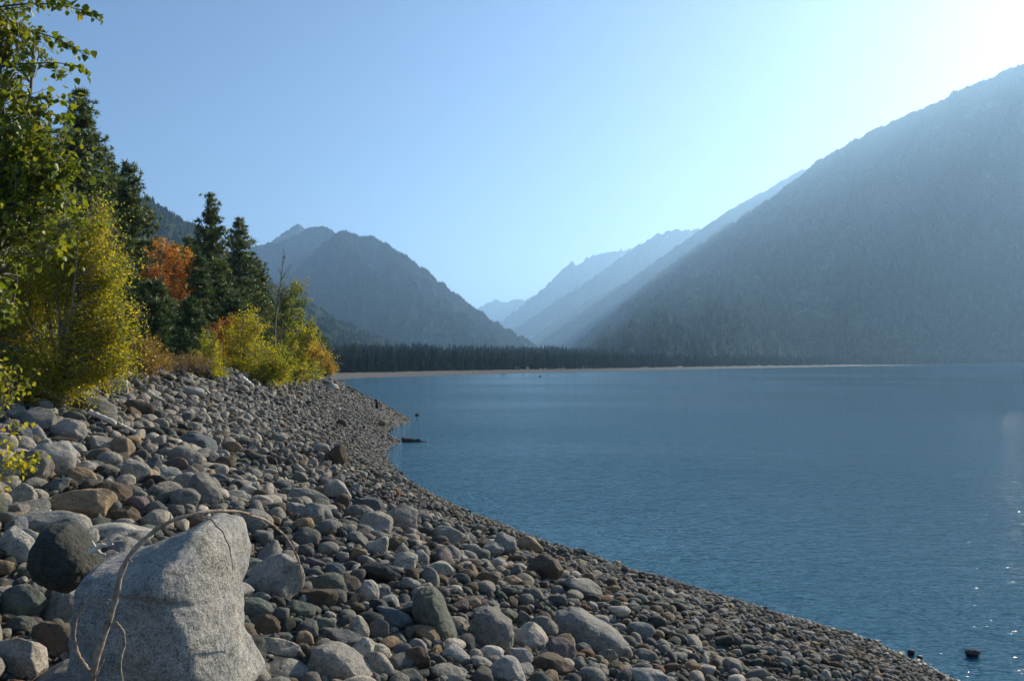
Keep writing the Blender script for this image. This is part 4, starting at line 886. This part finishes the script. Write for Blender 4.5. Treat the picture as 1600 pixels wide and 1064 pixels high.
y = Yon(425, 619); drift('driftwood_branch', 'short white driftwood stick just under the forked one', 'driftwood', [(423,617,y),(429,620,y),(435,621,y)], .05, .025, 9, group=DG)
y = 4.9; drift('root_fragment', 'crumpled white root wood wedged between the dark and peaked boulders', 'driftwood', [(142,864,4.5),(150,858,4.5),(158,851,4.5),(166,853,4.5),(176,850,4.5)], .019, .005, 10, extra=[([(150,858,4.5),(146,850,4.5),(143,845,4.5)], .010), ([(166,853,4.5),(174,846,4.5),(190,844,4.5)], .009), ([(150,858,4.5),(157,865,4.5),(165,866,4.5)], .012)], group=DG)
y = Yon(130, 655); drift('dry_stick', 'thin dry stick crossing in front of the slate slab', 'stick', [(98,634,y-.4),(120,640,y-.4),(150,643,y-.4),(190,649,y-.4)], .008, .004, 11, mat=M_twig)
x, yy = on_z(648, 690); drift('floating_log', 'dark waterlogged log floating off the gravel point', 'log', [(628,687.5,yy),(636,687,yy),(650,688.5,yy),(660,689.5,yy),(668,690,yy)], .20, .04, 12, mat=M_wetwood, extra=[([(650,688,yy),(654,686,yy),(657,687,yy)], .06)])
yy = hit(589, 639); drift('tree_stump', 'dark upright stump at the water edge beyond the gravel point', 'stump', [(589.5,640,yy),(589,634,yy),(589,629,yy),(588.5,624,yy)], .17, .10, 13, mat=M_wetwood, extra=[([(589,632,yy),(592,630,yy),(593,627,yy)], .05)])
def strap():
    m, t, n, l, out = mat_new('green_plastic'); bsdf(n, l, out, (.03, .42, .12), .4); y = hit(1208, 1003); mb = MB()
    P = smooth_path([at(*p)[:] for p in [(1203,1005,y),(1206,999,y-.02),(1211,1000,y),(1215,1001,y)]], 14); V, q = tube(P, .016, 6); V[:, 1] = P[0, 1] + (V[:, 1] - P[0, 1]) * .6; mb.add(V, q)
    props(mb.build('plastic_strap', m, loc=tuple(P[0])), 'curled bright green plastic strap among the waterside pebbles', 'litter')
strap()
# ---------------------------------------------------------------- haze
def haze():
    m, t, n, l, out = mat_new('valley_haze')
    v = n.new('ShaderNodeVolumePrincipled'); v.inputs['Color'].default_value = (.395, .67, 1.0, 1)
    v.inputs['Density'].default_value = HAZE; v.inputs['Anisotropy'].default_value = .50
    l.new(v.outputs[0], out.inputs['Volume']); m.cycles.homogeneous_volume = True
    x, y0, y1, z0, z1 = 13500, -3500, 15500, -8, 1230
    V = [(-x, y0, z0), (x, y0, z0), (x, y1, z0), (-x, y1, z0), (-x, y0, z1), (x, y0, z1), (x, y1, z1), (-x, y1, z1)]
    o = mesh_obj('haze', np.array(V, float), [np.array([(3, 2, 1, 0), (4, 5, 6, 7), (0, 1, 5, 4), (1, 2, 6, 5), (2, 3, 7, 6), (3, 0, 4, 7)])], m, smooth=False)
    props(o, kind='stuff'); return o
haze()
